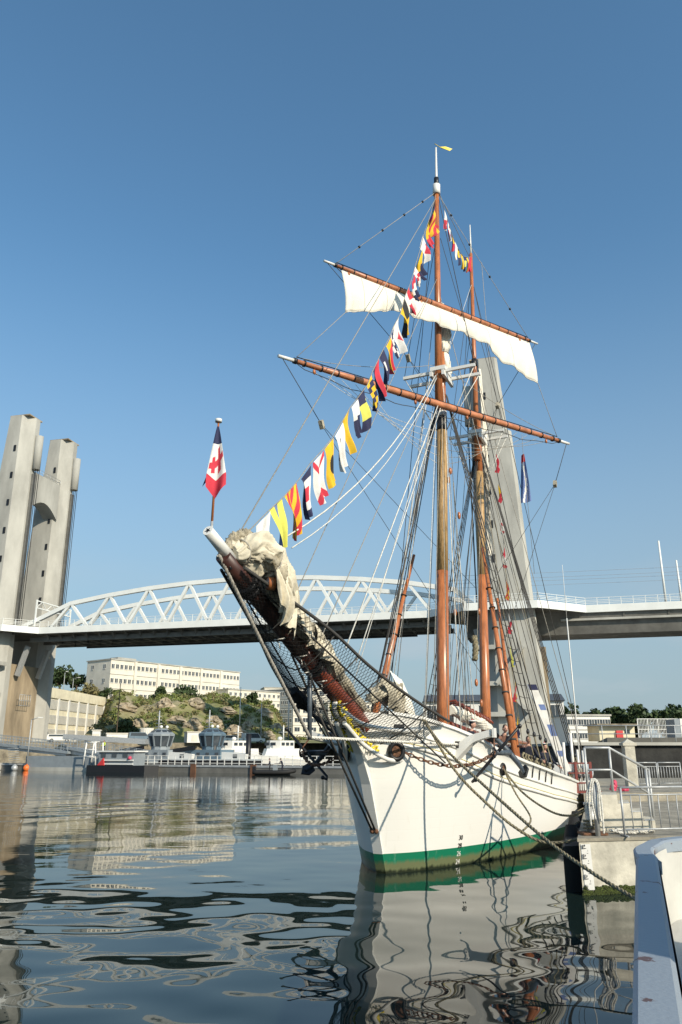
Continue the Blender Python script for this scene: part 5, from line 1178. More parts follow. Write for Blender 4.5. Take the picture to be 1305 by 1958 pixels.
# ------------------------------------------------------------------ concrete pontoon on the right
pt = thing('concrete_pontoon', 'floating concrete pontoon with mossy waterline beside the schooner', 'pontoon', (5.13, 18.25, 0))
EX = Vector((.975, .22, 0)).normalized(); EY = Vector((.30, .954, 0)).normalized()     # front edge, left edge
def pp(a, b, z): v = EX * a + EY * b; return (v.x, v.y, z)
def pbox(a0, a1, b0_, b1, z0, z1, q=None): 
    q = q or MB(); ps = [pp(a0, b0_, 0), pp(a1, b0_, 0), pp(a1, b1, 0), pp(a0, b1, 0)]; return q.prism([(p[0], p[1]) for p in ps], z0, z1)
pbox(0, 14, 0, 30, -.4, 1.05).build('float_block', 'pontoon', pt)
pbox(-.03, 14, -.03, 30, 1.05, 1.115).build('deck_slab', 'deckconc', pt)
q = MB()
for i in range(900):
    a = random.uniform(0, 2.6); z = random.uniform(-.05, .17) * random.random() ** .4; c = Vector(pp(a, -.02, z)); r_ = random.uniform(.012, .04)
    q.ball(c, r_, 5, 4, (1.4, .8, .9))
tag(q.build('waterline_moss', 'moss', pt), kind='stuff')
pbox(-.42, -.02, .5, 9, -.4, .92).build('rubber_fender', 'rubber', pt)
# tide ruler with ticks and figures
rz_ = MB(); c0_ = pp(.17, -.035, .10); c1_ = pp(.15, -.035, 1.0)
ro = MB(); ro.beam(Vector(c0_), Vector(c1_), .205, .02, up=(0, -1, 0)); ro = ro.build('tide_ruler', 'white', pt)
for i in range(44):
    z = .12 + i * .02; w_ = .09 if i % 5 == 0 else .035; sdn = 1 if (i // 5) % 2 else -1
    q = MB(); q.box(pp(.165 + sdn * (.095 - w_ / 2), -.05, z), (w_, .012, .008), Matrix.Rotation(math.atan2(EX.y, EX.x), 3, 'Z')); q.build('tick', 'black', ro)
for i in range(9):
    me_ = text_mesh(str(i + 1), .062, .003); me_.materials.clear(); me_.materials.append(M['black'])
    o = inst('ruler_figure', me_, ro, pp(.165 + (.035 if i % 2 else -.035), -.052, .17 + i * .1), (R(90), 0, math.atan2(EX.y, EX.x)))
# stair block: platform and four steps going down to the right
sbk = thing('concrete_steps', 'concrete landing with four steps on the pontoon deck', 'steps', Vector((5.13, 18.25, 1.118)))
for k, (a0, a1, z1) in enumerate(((.22, 1.05, .80), (1.05, 1.37, .60), (1.37, 1.69, .40), (1.69, 2.0, .20))):
    pbox(a0, a1, 1.6, 3.0, 0, z1).build('landing' if k == 0 else 'step', 'pontoon', sbk)
    if k:
        q = MB(); pbox(a0 + .03, a1 - .03, 1.59, 1.75, z1 + .002, z1 + .02, q); q.build('tread_grip', 'galv', sbk)
hrl = thing('stair_handrail', 'pale tubular handrail sloping down along the concrete steps', 'railing', Vector((5.13, 18.25, 1.118)))
def tb(name, pts, r, par, mt='galv'): q = MB(); q.tube(pts, r, 8); return q.build(name, mt, par)
tb('top_rail', [pp(.27, 2.85, 1.88), pp(.97, 2.85, 1.88), pp(2.05, 2.85, 1.33)], .034, hrl); tb('mid_rail', [pp(.27, 2.85, 1.34), pp(.97, 2.85, 1.34), pp(2.05, 2.85, .72)], .028, hrl)
for a, z0, z1 in ((.27, .8, 1.88), (.97, .8, 1.88), (2.05, 0, 1.33), (1.97, 0, 1.36)): tb('post', [pp(a, 2.85, z0), pp(a, 2.85, z1)], .034, hrl)
pbox(-.1, 14, 12.9, 29.5, 0, .30).build('raised_walkway', 'deckconc', pt).location = (0, 0, 1.118)
def barrier(label, a0, a1, b, z0, hgt=1.02, nb=9, skew=0.0, group='steel crowd barriers'):
    t = thing('crowd_barrier', label, 'barrier', Vector((5.13, 18.25, z0)), 0, group); f = lambda x, z: Vector(pp(lerp(a0, a1, x), b + skew * x, z))
    for nm, pts, r in (('top_rail', [f(0, hgt), f(1, hgt)], .024), ('second_rail', [f(0, hgt - .16), f(1, hgt - .16)], .016), ('bottom_rail', [f(0, .14), f(1, .14)], .02), ('end_post', [f(0, 0), f(0, hgt)], .026), ('end_post', [f(1, 0), f(1, hgt)], .026)): tb(nm, pts, r, t)
    for i in range(1, nb): tb('bar', [f(i / nb, .14), f(i / nb, hgt - .16)], .012, t)
    for x in (0, 1): tb('foot', [f(x, .02) + Vector((0, -.25, 0)), f(x, .02) + Vector((0, .25, 0))], .02, t)
    return t
barrier('galvanised crowd barrier closest to the tide ruler on the pontoon edge', 1.12, 3.2, .12, 1.118)
barrier('galvanised crowd barrier beside the stone pillar', 2.42, 3.38, 17.8, 1.42, 1.0, 8)
barrier('galvanised crowd barrier with pink things behind, second from the stone pillar', 3.45, 4.55, 17.8, 1.42, 1.0, 8)
sp_ = thing('stone_pillar', 'square stone pillar with pyramid cap behind the handrail', 'pillar', Vector((5.13, 18.25, 1.42)) + Vector(pp(2.07, 17, 0)))
q = MB(); q.box((0, 0, .85), (.42, .42, 1.7)); q.build('shaft', 'pontoon', sp_)
q = MB(); q.box((0, 0, 1.76), (.58, .5, .12)); q.add([(-.25, -.22, 1.82), (.25, -.22, 1.82), (.25, .22, 1.82), (-.25, .22, 1.82), (0, 0, 1.98)], [(0, 1, 4), (1, 2, 4), (2, 3, 4), (3, 0, 4)]); q.build('cap', 'pontoon', sp_)
# bollard with rope turns, hung rope, tarpaulin roll, buoys
bo = thing('bollard', 'galvanised mooring bollard wrapped with rope at the pontoon corner', 'bollard', Vector((5.13, 18.25, 1.118)) + Vector(pp(.33, .75, 0)))
tb('column', [(0, 0, 0), (0, 0, .62)], .13, bo); q = MB(); q.tube([(0, 0, .62), (0, 0, .68)], .15, 14); q.build('head', 'galv', bo)
q = MB(); q.box((0, 0, .03), (.55, .5, .05)); q.build('base_plate', 'rust', bo)
q = MB(); strands(q, [(.17 * math.cos(a), .17 * math.sin(a), .10 + .012 * a) for a in [i * .5 for i in range(38)]], .026, .2); q.build('rope_turn', 'hemp', bo)
hp_ = thing('rope_post', 'tall galvanised post with pale ropes hung over it beside the bollard', 'post', Vector((5.13, 18.25, 1.118)) + Vector(pp(.47, .38, 0)))
tb('column', [(0, 0, 0), (0, 0, 1.15)], .06, hp_)
for pts_ in ([(-.16, -.08, .22), (-.17, -.09, .7), (-.09, -.08, 1.12), (.0, -.05, 1.2), (.08, -.08, 1.1), (.11, -.09, .7), (.10, -.1, .06)], [(-.05, -.08, .35), (-.10, -.1, .75), (-.06, -.09, 1.08), (.01, -.07, 1.17), (.06, -.10, 1.0), (.05, -.11, .5), (.07, -.1, .3)], [(-.22, -.02, .45), (-.20, -.05, .85), (-.05, -.05, 1.21)]):
    q = MB(); strands(q, smoothpath(pts_, 6), .022, .16); q.build('hung_rope', 'whiterope', hp_)
q = MB(); strands(q, [(.45 + (.12 + .012 * i) * math.cos(i * .8) * 1.4, -.1 + .14 * math.sin(i * .8), .03 + .03 * (i % 3)) for i in range(26)], .026, .2); tag(q.build('rope_coil', 'whiterope', None), 'loose white rope coil lying on the pontoon deck by the bollard', 'rope').location = Vector((5.13, 18.25, 1.118)) + Vector(pp(.75, .9, 0))
o = bundle('tarpaulin_roll', [(0, 0, 0), (0, 0, .3), (0, 0, .62)], [.20, .17, .07], 'yellow', None, 30, 20, 16, .35); tag(o, 'yellow tarpaulin roll standing behind the handrail posts', 'tarpaulin'); o.location = Vector((5.13, 18.25, 1.92)) + Vector(pp(.98, 13.2, 0)) - Vector((0, 0, .5)); o.scale = (1.3,) * 3
o = bundle('lifejacket_pile', [(-.2, 0, .06), (.05, 0, .12), (.3, 0, .07)], [.09, .16, .08], 'pink', None, 31, 20, 14, .5); tag(o, 'pink life vest lying on the concrete landing', 'life vest'); o.location = Vector((5.13, 18.25, 1.92)) + Vector(pp(1.55, 14.2, 0)) - Vector((0, 0, .5)); o.scale = (.75,) * 3; 
o = bundle('red_bag', [(-.1, 0, 0), (0, 0, .25), (.05, 0, .5)], [.16, .18, .08], 'pink', None, 32, 20, 14, .4); tag(o, 'pink-red bag behind the yellow tarpaulin roll', 'bag'); o.location = Vector((5.13, 18.25, 1.92)) + Vector(pp(1.2, 14.8, 0)) - Vector((0, 0, .5)); o.scale = (.8,) * 3
gw = thing('gangway', 'rusty red gangway frame between the schooner and the pontoon', 'gangway', Vector((5.13, 18.25, 1.42)) + Vector(pp(-.35, 13.4, 0)))
for x in (0, .55):
    q = MB(); q.box((x, 0, .55), (.09, .09, 1.1)); q.build('post', 'maroon', gw)
for z in (.35, .7, 1.05): q = MB(); q.beam((-.3, 0, z), (.55, 0, z), .05, .05); q.build('rail', 'maroon', gw)
q = MB(); q.box((.1, .4, .02), (1.6, .9, .06)); q.build('tread', 'maroon', gw)
for k in range(3):
    f_ = thing('ship_fender', 'dark worn tubular fender between hull and pontoon, %s' % ('beside the bollard', 'beside the concrete steps', 'furthest along towards the gangway')[k], 'fender', Vector((5.13, 18.25, 0)) + Vector(pp(-.25, 2.6 + 2.4 * k, 0)), 0, 'fenders along the pontoon')
    q = MB(); q.tube([(0, 0, .25), (0, .1, .7), (.05, .2, 1.15)], [.16, .24, .14], 10); q.build('body', 'rubber', f_); q = MB(); q.tube([(.05, .2, 1.15), (.3, .3, 1.25)], .015, 5); q.build('lanyard', 'hemp', f_)

# ------------------------------------------------------------------ right quay furniture
ra = thing('quay_railing', 'thin grey railing along the top of the dark quay wall', 'railing', (14.6, 50.2, 3.4))
for z in (.5, 1.0): q = MB(); q.tube([(0, 0, z), (12.2, 0, z)], .03, 5); q.build('rail', 'galv', ra)
for i in range(9): tb('post', [(i * 1.5, 0, 0), (i * 1.5, 0, 1.0)], .03, ra)
kb = thing('beige_kiosk', 'beige flat-roofed quay building with overhanging roof behind the railing', 'building', (40.6, 128, 4.3))
q = MB(); q.box((2.8, 3, 1.2), (5.6, 6, 2.4)); q.build('wall', 'cream', kb); q = MB(); q.box((2.6, 2.6, 2.5), (6.4, 7.6, .2)); q.build('roof', 'stone', kb)
q = MB(); q.box((2.6, -.03, .8), (.5, .1, 1.0)); q.build('door', 'stone', kb); q = MB(); q.box((4.4, -.03, 1.4), (.8, .1, .6)); q.build('window', 'glass', kb)
cg = thing('white_cage', 'cream metal bar cage standing on the quay between kiosk and container', 'fence', (42.4, 116, 4.35))
for z in (0.05, 1.15, 2.3): q = MB(); q.box((2.9, 0, z * 1.25), (5.8, .09, .09)); q.build('rail', 'white', cg)
for i in range(29): q = MB(); q.box((i * 5.8 / 28, 0, 1.46), (.05 if i % 7 else .12, .06, 2.9)); q.build('bar', 'white', cg)
for i in range(12): q = MB(); q.box((5.8, i * .3, 1.46), (.05, .045, 2.9)); q.build('bar', 'white', cg)
q = MB(); q.box((5.8, 1.7, 2.88), (.09, 3.4, .09)); q.build('rail', 'white', cg)
ct = thing('container', 'white container with grey end standing on the quay edge', 'container', (43.6, 106, 4.3))
q = MB(); q.box((4.2, 1.5, 1.3), (7.0, 3, 2.6)); q.build('side', 'white', ct); q = MB(); q.box((.35, 1.5, 1.28), (.7, 2.9, 2.5)); q.build('end_panel', 'navygrey', ct)
for i in range(16): q = MB(); q.box((1.1 + i * .42, -.015, 1.3), (.06, .05, 2.4)); q.build('corrugation', 'white', ct)
rbx = thing('red_lifebuoy_box', 'red lifebuoy box on a post by the quay railing', 'box', (31.6, 92.5, 3.7)); q = MB(); q.box((0, 0, .95), (.75, .4, .85)); q.build('cabinet', 'red', rbx); tb('post', [(0, .1, 0), (0, .1, .6)], .06, rbx, 'black')

# ------------------------------------------------------------------ far pontoon, gangways, boats
FP0, FP1 = Vector((-60, 130.5, 0)), Vector((4, 102.6, 0)); FD = (FP1 - FP0).normalized(); FR = math.atan2(FD.y, FD.x)
fp = thing('far_pontoon', 'long grey floating pontoon with white railing across the basin', 'pontoon', FP0, FR); FL = (FP1 - FP0).length
q = MB(); q.box((FL / 2, 1.6, .45), (FL, 3.2, 1.1)); q.build('float', 'girder', fp)
q = MB(); q.box((FL / 2, -.03, .86), (FL, .12, .25)); q.build('fender_strip', 'galv', fp)
for k in range(3): q = MB(); q.box((34 + 9.4 * k, -.1, .5), (.8, .3, 1.2)); q.build('joint', 'rust', fp)
x = 24.0
while x < FL - .5:
    q = MB(); q.box((x, .2, 1.6), (.09, .09, 1.25)); q.build('rail_post', 'white', fp); x += 1.15
for z in (1.25, 1.7, 2.2): q = MB(); q.box((FL / 2 + 12, .2, z), (FL - 24, .06, .07)); q.build('rail', 'white', fp)
for k, (x, hgt) in enumerate(((42.2, 5.4), (48.0, 5.2))):
    q = MB(); o_ = FP0 + FD * x + Vector((2.5, 8, 0)); q.tube([(0, 0, -1), (0, 0, hgt)], .38, 12); o = q.build('mooring_pile', 'black'); o.location = o_; tag(o, 'dark round mooring pile behind the far pontoon, %s' % ('beside the parked white van' if k == 0 else 'beside the white patrol boat bow'), 'pile', 'mooring piles behind the far pontoon')
def walkway(label, a, b, w_=2.0):
    a = Vector(a); b = Vector(b); t = thing('access_ramp', label, 'ramp', a, 0); d_ = b - a; n_ = int(d_.length / 1.3)
    q = MB(); q.beam((0, 0, 0), d_, w_, .35); q.build('deck', 'navygrey', t); q = MB(); q.beam((0, 0, -.55), d_ * .98 - Vector((0, 0, .3)), w_ * .6, .5); q.build('girder', 'galv', t)
    sdv = d_.cross(Vector((0, 0, 1))).normalized() * w_ / 2
    for sd in (1, -1):
        for z in (.5, 1.0, 1.4): q = MB(); q.beam(sdv * sd + Vector((0, 0, z)), d_ + sdv * sd + Vector((0, 0, z)), .06, .07); q.build('rail', 'navygrey', t)
        for i in range(n_ + 1): p = d_ * (i / n_) + sdv * sd; q = MB(); q.box(p + Vector((0, 0, .75)), (.08, .08, 1.4)); q.build('post', 'navygrey', t)
    return t
walkway('upper grey access ramp sloping down from the quay under the bridge tower', (-70, 138, 5.2), (-41, 125, 2.6))
walkway('lower grey access ramp sloping down to the far pontoon', (-42, 126, 3.3), (-27, 118.5, 1.3))
sth = thing('landing_float', 'grey landing float carrying the foot of the upper ramp', 'pontoon', (-41, 124, 0), FR); q = MB(); q.box((3, 0, 1.0), (19, 4.2, 2.2)); q.build('hull', 'navygrey', sth); q = MB(); q.box((3, -2.12, .25), (19, .1, .5)); q.build('boot_top', 'concrete', sth)
for k in range(8): q = MB(); q.beam((-9 - .1 * k, -2.4, .9 + .33 * k), (-7.6 - .1 * k, -2.4, .9 + .33 * k), .8, .08); q.build('stair_tread', 'galv', sth)
q = MB(); q.box((-14, -.8, .55), (4.5, 2.4, 1.0)); q.build('work_raft', 'concrete', sth); q = MB(); q.box((-14.6, -1, 1.5), (1.6, 1.2, 1.3)); q.build('locker', 'white', sth)
for lab, xx, mt in (('orange round buoy floating by the landing raft', -47.5, 'orange'), ('grey round buoy floating by the landing raft', -49.3, 'galv')):
    q = MB(); q.ball((0, 0, .35), .5, 14, 10); q.tube([(0, 0, .8), (0, 0, .95)], .09, 8); o = q.build('buoy', mt); o.location = (xx, 124.5, 0); tag(o, lab, 'buoy')
person('person in a bright yellow vest walking on the lower access ramp', (-35.2, 121.6, 2.55), R(140), 'hivis', 'navy', None, .05, scale=1.02)
def lamp(label, loc, h, arm=1.2):
    t = thing('lamp_post', label, 'lamp post', loc); tb('pole', [(0, 0, 0), (0, 0, h)], .09, t); tb('arm', [(0, 0, h), (arm, -.2, h + .35)], .06, t); q = MB(); q.box((arm + .2, -.2, h + .33), (.7, .28, .14)); q.build('lantern', 'white', t)
lamp('curved lamp post on the landing float by the upper ramp', (-47.4, 124.2, 1), 6.4); lamp('lamp post on the hilltop wall, straight one beside the evergreen', (-85.2, 246, hh(-85.2, 246)), 8, .5); lamp('lamp post on the hilltop wall with bent arm', (-82.4, 246, hh(-82.4, 246)), 5, 1.6)
for lab, x, y, h in (('tall brown pole at the hill foot beside the ribbed tank', -46.3, 168, 12), ('slim lamp post on the quay under the shoulder of the hill', -18.3, 186, 9), ('slim white lamp post behind the white patrol boats', -12, 186, 11), ('slim lamp pole midway up the hillside', -24, 192, 13)):
    q = MB(); q.tube([(0, 0, 0), (0, 0, h)], [.14, .08], 8); o = q.build('lamp_pole', 'bark' if 'brown' in lab else 'galv'); o.location = (x, y, 4.4); tag(o, lab, 'pole')
# tower-like ribbed tank, sheds and vans on the left quay
tk = thing('ribbed_tank', 'white ribbed round tank raised on legs behind the tug boats', 'tank', (-38.2, 160, 4.4)); tk.scale = (.55, .55, .45); q = MB(); q.tube([(0, 0, 2.0), (0, 0, 6.0)], 2.3, 22, smooth=False); q.build('drum', 'white', tk); q = MB(); q.tube([(0, 0, 1.7), (0, 0, 2.0)], 2.7, 22); q.build('ledge', 'white', tk)
for k in range(22): a = k * math.pi / 11; q = MB(); q.box((2.34 * math.cos(a), 2.34 * math.sin(a), 4), (.16, .16, 4)); q.build('rib', 'pale', tk)
for k in range(4): a = k * math.pi / 2 + .4; tb('leg', [(2 * math.cos(a), 2 * math.sin(a), 0), (1.6 * math.cos(a), 1.6 * math.sin(a), 1.7)], .15, tk)
def shed(lab, loc, rz, dim, wall='white', roof='pale'):
    t = thing('quay_shed', lab, 'shed', loc, rz); q = MB(); q.box((0, 0, dim[2] / 2), dim); q.build('wall', wall, t); q = MB(); q.box((0, 0, dim[2] + .1), (dim[0] + .3, dim[1] + .3, .2)); q.build('roof', roof, t)
    n_ = max(1, int(dim[0] / 3))
    for i in range(n_): q = MB(); q.box(((i + .5) * dim[0] / n_ - dim[0] / 2, -dim[1] / 2 - .02, dim[2] * .45), (1.2, .08, dim[2] * .6)); q.build('door', 'pale', t)
shed('long low white shed at the foot of the green hill', (-44.6, 167, 4.4), .35, (6.8, 3, 1.7)); shed('small white cabin between the two tug wheelhouses', (-30.5, 168, 4.4), .4, (3.0, 3, 2.0)); shed('small white kiosk at the corner of the cream building', (-48.3, 161, 4.4), .2, (1.5, 1.6, 2.2))
def van(lab, loc, rz, mt='white', ln=4.4, h=1.55):
    t = thing('parked_van', lab, 'van', loc, rz, 'vehicles on the quay below the hill')
    q = MB(); q.extr([(-ln / 2, -.85, .35), (ln / 2, -.85, .35), (ln / 2, -.85, .95), (ln * .32, -.85, 1.02), (ln * .16, -.85, h), (-ln * .48, -.85, h), (-ln / 2, -.85, 1.0)], (0, 1.7, 0)); q.build('body', mt, t)
    for x in (-ln * .30, ln * .30):
        for y in (-.8, .8): q = MB(); q.tube([(x, y - .1, .33), (x, y + .1, .33)], .33, 14); w_ = q.build('wheel', 'rubber', t); q = MB(); q.tube([(x, y - .12, .33), (x, y + .12, .33)], .17, 10); q.build('rim', 'galv', w_)
    q = MB(); q.extr([(ln * .27, -.87, 1.06), (ln * .15, -.87, h - .1), (-ln * .42, -.87, h - .1), (-ln * .44, -.87, 1.06)], (0, 1.74, 0)); q.build('side_window', 'glass', t)
    for y in (-.6, .6): q = MB(); q.box((ln / 2, y, .75), (.06, .3, .16)); q.build('headlight', 'paneglass', t)
van('white car parked on the quay beside the small white cabin', (-27.2, 172.6, 4.42), .55); van('white car parked on the quay between another white car and the van', (-23.5, 175.2, 4.42), .55); van('white van parked at the quay beside the dark mooring pile', (-19.2, 178.4, 4.42), .55, 'white', 5.0, 2.1); van('blue truck parked behind the lower access ramp', (-37.4, 152, 4.42), .4, 'bluegrey', 4.4, 1.7); van('white van with its side to the cream building front', (-54.5, 158, 4.42), .3, 'white', 4.6, 1.5)
q = MB(); q.beam((-50.5, 149.5, 5.3), (-35, 147.5, 4.4), 2.2, .9); q.build('roll', 'galv'); o = COL.objects[-1]; o.name = 'rolled_gangway'; tag(o, 'grey lattice gangway section lying on the quay behind the ramp', 'gangway')
def wheelhouse(par, c, r, h, mt, nside=10):
    q = MB(); a0 = math.pi / nside
    bp = [(c[0] + r * .82 * math.cos(a0 + k * 2 * math.pi / nside), c[1] + r * .82 * math.sin(a0 + k * 2 * math.pi / nside)) for k in range(nside)]; tpp = [(c[0] + (x - c[0]) * 1.28, c[1] + (y - c[1]) * 1.28) for x, y in bp]
    q.prism(bp, c[2], c[2] + h, tpp); o = q.build('window_band', 'glass', par)
    for k in range(nside): q = MB(); q.beam((*bp[k], c[2]), (*tpp[k], c[2] + h), .2, .2); q.build('mullion', mt, o)
    rf = [(c[0] + (x - c[0]) * 1.36, c[1] + (y - c[1]) * 1.36) for x, y in bp]; rt = [(c[0] + (x - c[0]) * .55, c[1] + (y - c[1]) * .55) for x, y in bp]
    q = MB(); q.prism(rf, c[2] + h, c[2] + h + .3); q.prism(rf, c[2] + h + .3, c[2] + h + 1.1, rt); q.build('roof', mt, par)
    for k in range(nside):
        m0 = [(rf[k][0] + rf[(k + 1) % nside][0]) / 2, (rf[k][1] + rf[(k + 1) % nside][1]) / 2]; m1 = [(rt[k][0] + rt[(k + 1) % nside][0]) / 2, (rt[k][1] + rt[(k + 1) % nside][1]) / 2]
        q = MB(); q.beam((*V3((*m0, 0), (*m1, 0), .3)[:2], c[2] + h + .58), (*V3((*m0, 0), (*m1, 0), .7)[:2], c[2] + h + .9), .7, .06); q.build('roof_light', 'glass', par)
    q = MB(); q.prism([(c[0] + (x - c[0]) * .95, c[1] + (y - c[1]) * .95) for x, y in bp], c[2] - .7, c[2]); q.build('coaming', mt, par)
def tug(label, loc, rz, mt):
    t = thing('tug_boat', label, 'boat', loc, rz, 'tug boats behind the far pontoon'); 
    pl = [(-9, -2.6), (6, -3), (9, -2.2), (11, 0), (9, 2.2), (6, 3), (-9, 2.6)]; q = MB(); q.prism([(x * .95, y * .9) for x, y in pl], -.5, 1.5, pl); q.build('hull', 'black', t); q = MB(); q.prism([(x * .98, y * .97) for x, y in pl], 1.5, 1.7); q.build('bulwark', 'navygrey', t)
    q = MB(); q.prism([(-2.5, -2), (5, -2), (6, 0), (5, 2), (-2.5, 2)], 1.6, 3.0); q.build('superstructure', mt, t); wheelhouse(t, (2.2, 0, 3.5), 1.9, 1.5, mt)
    q = MB(); q.box((7.0, -.5, 2.0), (4.2, 2.6, 1.1), Matrix.Rotation(.08, 3, 'Y')); fo = q.build('foredeck_house', 'white', t); q = MB(); q.box((7.4, -1.82, 2.1), (.7, .06, .5)); q.build('porthole', 'glass', fo)
    q = MB(); q.beam((-6, -1.9, 2.5), (0.6, -2.15, 3.3), .5, .55); q.build('crane_boom', 'black', t); q = MB(); q.tube([(-6, -1.9, 1.6), (-6, -1.9, 2.9)], .35, 10); q.build('crane_post', 'navygrey', t)
    tb('mast', [(1.6, 0, 5.6), (1.6, 0, 8.8)], .10, t)
    for k in range(4): tb('mast_yard', [(.9 + .1 * k, 0, 6.4 + .5 * k), (2.3 - .1 * k, 0, 6.4 + .5 * k)], .05, t)
    for y in (-.7, .8): q = MB(); q.ball((2.6, y, 6.35), .25, 10, 8); q.build('radar_dome', 'white', t)
    for k in range(5): q = MB(); q.box((-2 + k * 1.6, -2.03, 2.35), (.55, .08, .5)); q.build('porthole', 'glass', t)
    for k in range(8): tb('guard_post', [(-8.5 + 1.1 * k, -2.55, 1.6), (-8.5 + 1.1 * k, -2.55, 2.6)], .035, t)
    for z in (2.1, 2.6): tb('guard_rail', [(-8.5, -2.55, z), (-.8, -2.55, z)], .03, t)
    for k in range(6): q = MB(); q.tube([(-7 + 2.6 * k, -2.95, 1.15), (-7 + 2.6 * k, -2.7, 1.15)], .42, 12); q.build('tyre_fender', 'rubber', t)
tug('tug boat with silver-grey octagonal wheelhouse behind the white cabin float', (-29.6, 126, 0), FR, 'navygrey'); tug('tug boat with darker blue octagonal wheelhouse', (-21.4, 123.5, 0), FR, 'bluegrey')
cf = thing('cabin_float', 'small grey cabin boat with black hull and red cone at the far pontoon', 'boat', (-30.5, 116.2, 0), FR); q = MB(); q.prism([(-5.4, -1.6), (4.6, -1.6), (5.8, 0), (4.6, 1.6), (-5.4, 1.6)], -.3, .9); q.build('hull', 'black', cf); q = MB(); q.box((-.6, 0, 1.75), (6, 2.6, 1.9)); q.build('cabin', 'navygrey', cf); q = MB(); q.box((-.6, 0, 2.78), (6.6, 3.1, .18)); q.build('roof', 'white', cf)
for x in (-2.8, -.9, 1.0): q = MB(); q.box((x, -1.33, 2.25), (.8, .08, .55)); q.build('window', 'glass', cf)
for z in (1.1, 1.6): q = MB(); q.box((0, -1.45, z), (5, .2, .18)); q.build('fender_bar', 'white', cf)
q = MB(); q.tube([(1.9, -1.5, 1.7), (1.9, -1.4, 2.1)], [.3, .2], 10); q.build('red_buoy', 'pink', cf); q = MB(); q.add([(-3.5, -1.7, .9), (-2.3, -1.7, .9), (-2.5, -1.7, 1.9), (-3.5, -1.5, .9), (-2.3, -1.5, .9), (-2.5, -1.5, 1.9)], [(0, 1, 2), (3, 5, 4), (0, 3, 4, 1), (1, 4, 5, 2), (2, 5, 3, 0)]); q.build('red_cone', 'red', cf)
wf = thing('tubular_stand', 'white open tubular frame standing at the end of the access ramp', 'frame', (-35.6, 118.2, .9), FR)
for x in (-1, 1):
    for y in (-.8, .8): tb('post', [(x * 1.1, y, 0), (x * .8, y, 3.1)], .11, wf, 'white')
for z in (1.1, 2.1, 3.1): tb('bar', [(-1, -.8, z), (1, -.8, z)], .09, wf, 'white'); 
def patrol(label, loc, rz, num, group='white patrol boats'):
    t = thing('patrol_boat', label, 'boat', loc, rz, group); t.scale = (1, 1, .74); n_ = 14; q = MB()
    def hf2(u, v): x = lerp(9, -9, u); b = 2.5 * min(1, (u * 2.4) ** .6) if u > 0 else .02; z = lerp(-.3, 3.4 - 1.3 * min(1, u * 1.6), v); return (x - (1 - v) * (1.8 if u < .3 else .2) * (1 - u), 0, z, b * (.72 + .28 * v))
    for sd in (1, -1): q.grid(lambda u, v: (lambda r_: (r_[0], sd * r_[3], r_[2]))(hf2(u, v)), 20, 6, lambda u, v: 1 if v < .42 else 0)
    q.grid(lambda u, v: (lambda r_: (r_[0], (v * 2 - 1) * r_[3], r_[2] - .05))(hf2(u, 1)), 20, 4)
    q.build('hull', ['white', 'black'], t)
    q = MB(); q.prism([(-4, -1.8), (2.2, -1.8), (3.4, 0), (2.2, 1.8), (-4, 1.8)], 2.0, 4.3, [(-4, -1.6), (1.6, -1.6), (2.6, 0), (1.6, 1.6), (-4, 1.6)]); q.build('deckhouse', 'white', t)
    q = MB(); q.prism([(-2, -1.4), (1.3, -1.4), (2.0, 0), (1.3, 1.4), (-2, 1.4)], 4.3, 5.9); q.build('bridge', 'white', t)
    for k in range(3): q = MB(); q.box((-1.4 + k, -1.42, 5.2), (.7, .06, .6)); q.build('window', 'glass', t); q = MB(); q.box((-1.4 + k, 1.42, 5.2), (.7, .06, .6)); q.build('window', 'glass', t)
    for y in (-.7, .7): q = MB(); q.beam((2.0, y * 1.6, 5.2), (2.35 - .3, y * .25, 5.2), .06, .6); q.build('windscreen', 'glass', t)
    tb('mast', [(-1, 0, 5.9), (-1, 0, 9)], .1, t, 'white'); tb('mast_arm', [(-1, -1, 7.6), (-1, 1, 7.6)], .06, t, 'white'); q = MB(); q.ball((-.2, 0, 6.3), .4); q.build('radar_dome', 'white', t)
    for z in (.5, .9): tb('guard_rail', [(8, 0, 3.4 + z), (5, -1.9, 3.0 + z), (0, -2.4, 2.2 + z), (-8, -2.4, 2.1 + z)], .035, t, 'white')
    for x, y in ((7, -.9), (5, -1.9), (2.5, -2.2), (0, -2.4), (-3, -2.4), (-6, -2.4)): tb('stanchion', [(x, y, 2.2), (x, y, 3.4 if x < 3 else 3.9)], .035, t, 'white')
    me_ = text_mesh(num, 1.1, .01); me_.materials.clear(); me_.materials.append(M['white']); o = inst('hull_number', me_, t, (5.3, -2.15, 1.0), (R(90), 0, .25))
patrol('white patrol boat with black lower hull, further from the schooner bow', (-17.0, 128.5, 0), R(-132), '47'); patrol('white patrol boat numbered on its black lower hull, partly behind the schooner bow', (-9.6, 126.5, 0), R(-128), '778')
rb = thing('inflatable_boat', 'small dark inflatable boat with two people aboard on the basin', 'boat', (-8.3, 103, 0), R(-8))
q = MB(); q.tube(smoothpath([(-2.6, -.75, .3), (1.2, -.75, .32), (2.5, 0, .5), (1.2, .75, .32), (-2.6, .75, .3)], 6), .27, 10); q.build('tube', 'rubber', rb); q = MB(); q.prism([(-2.4, -.6), (1.2, -.6), (2.0, 0), (1.2, .6), (-2.4, .6)], -.15, .2); q.build('floor', 'black', rb); q = MB(); q.box((.1, 0, .75), (.5, .6, .9)); q.build('console', 'navygrey', rb); q = MB(); q.box((-2.6, 0, .55), (.4, .4, .9)); q.build('outboard_engine', 'black', rb)
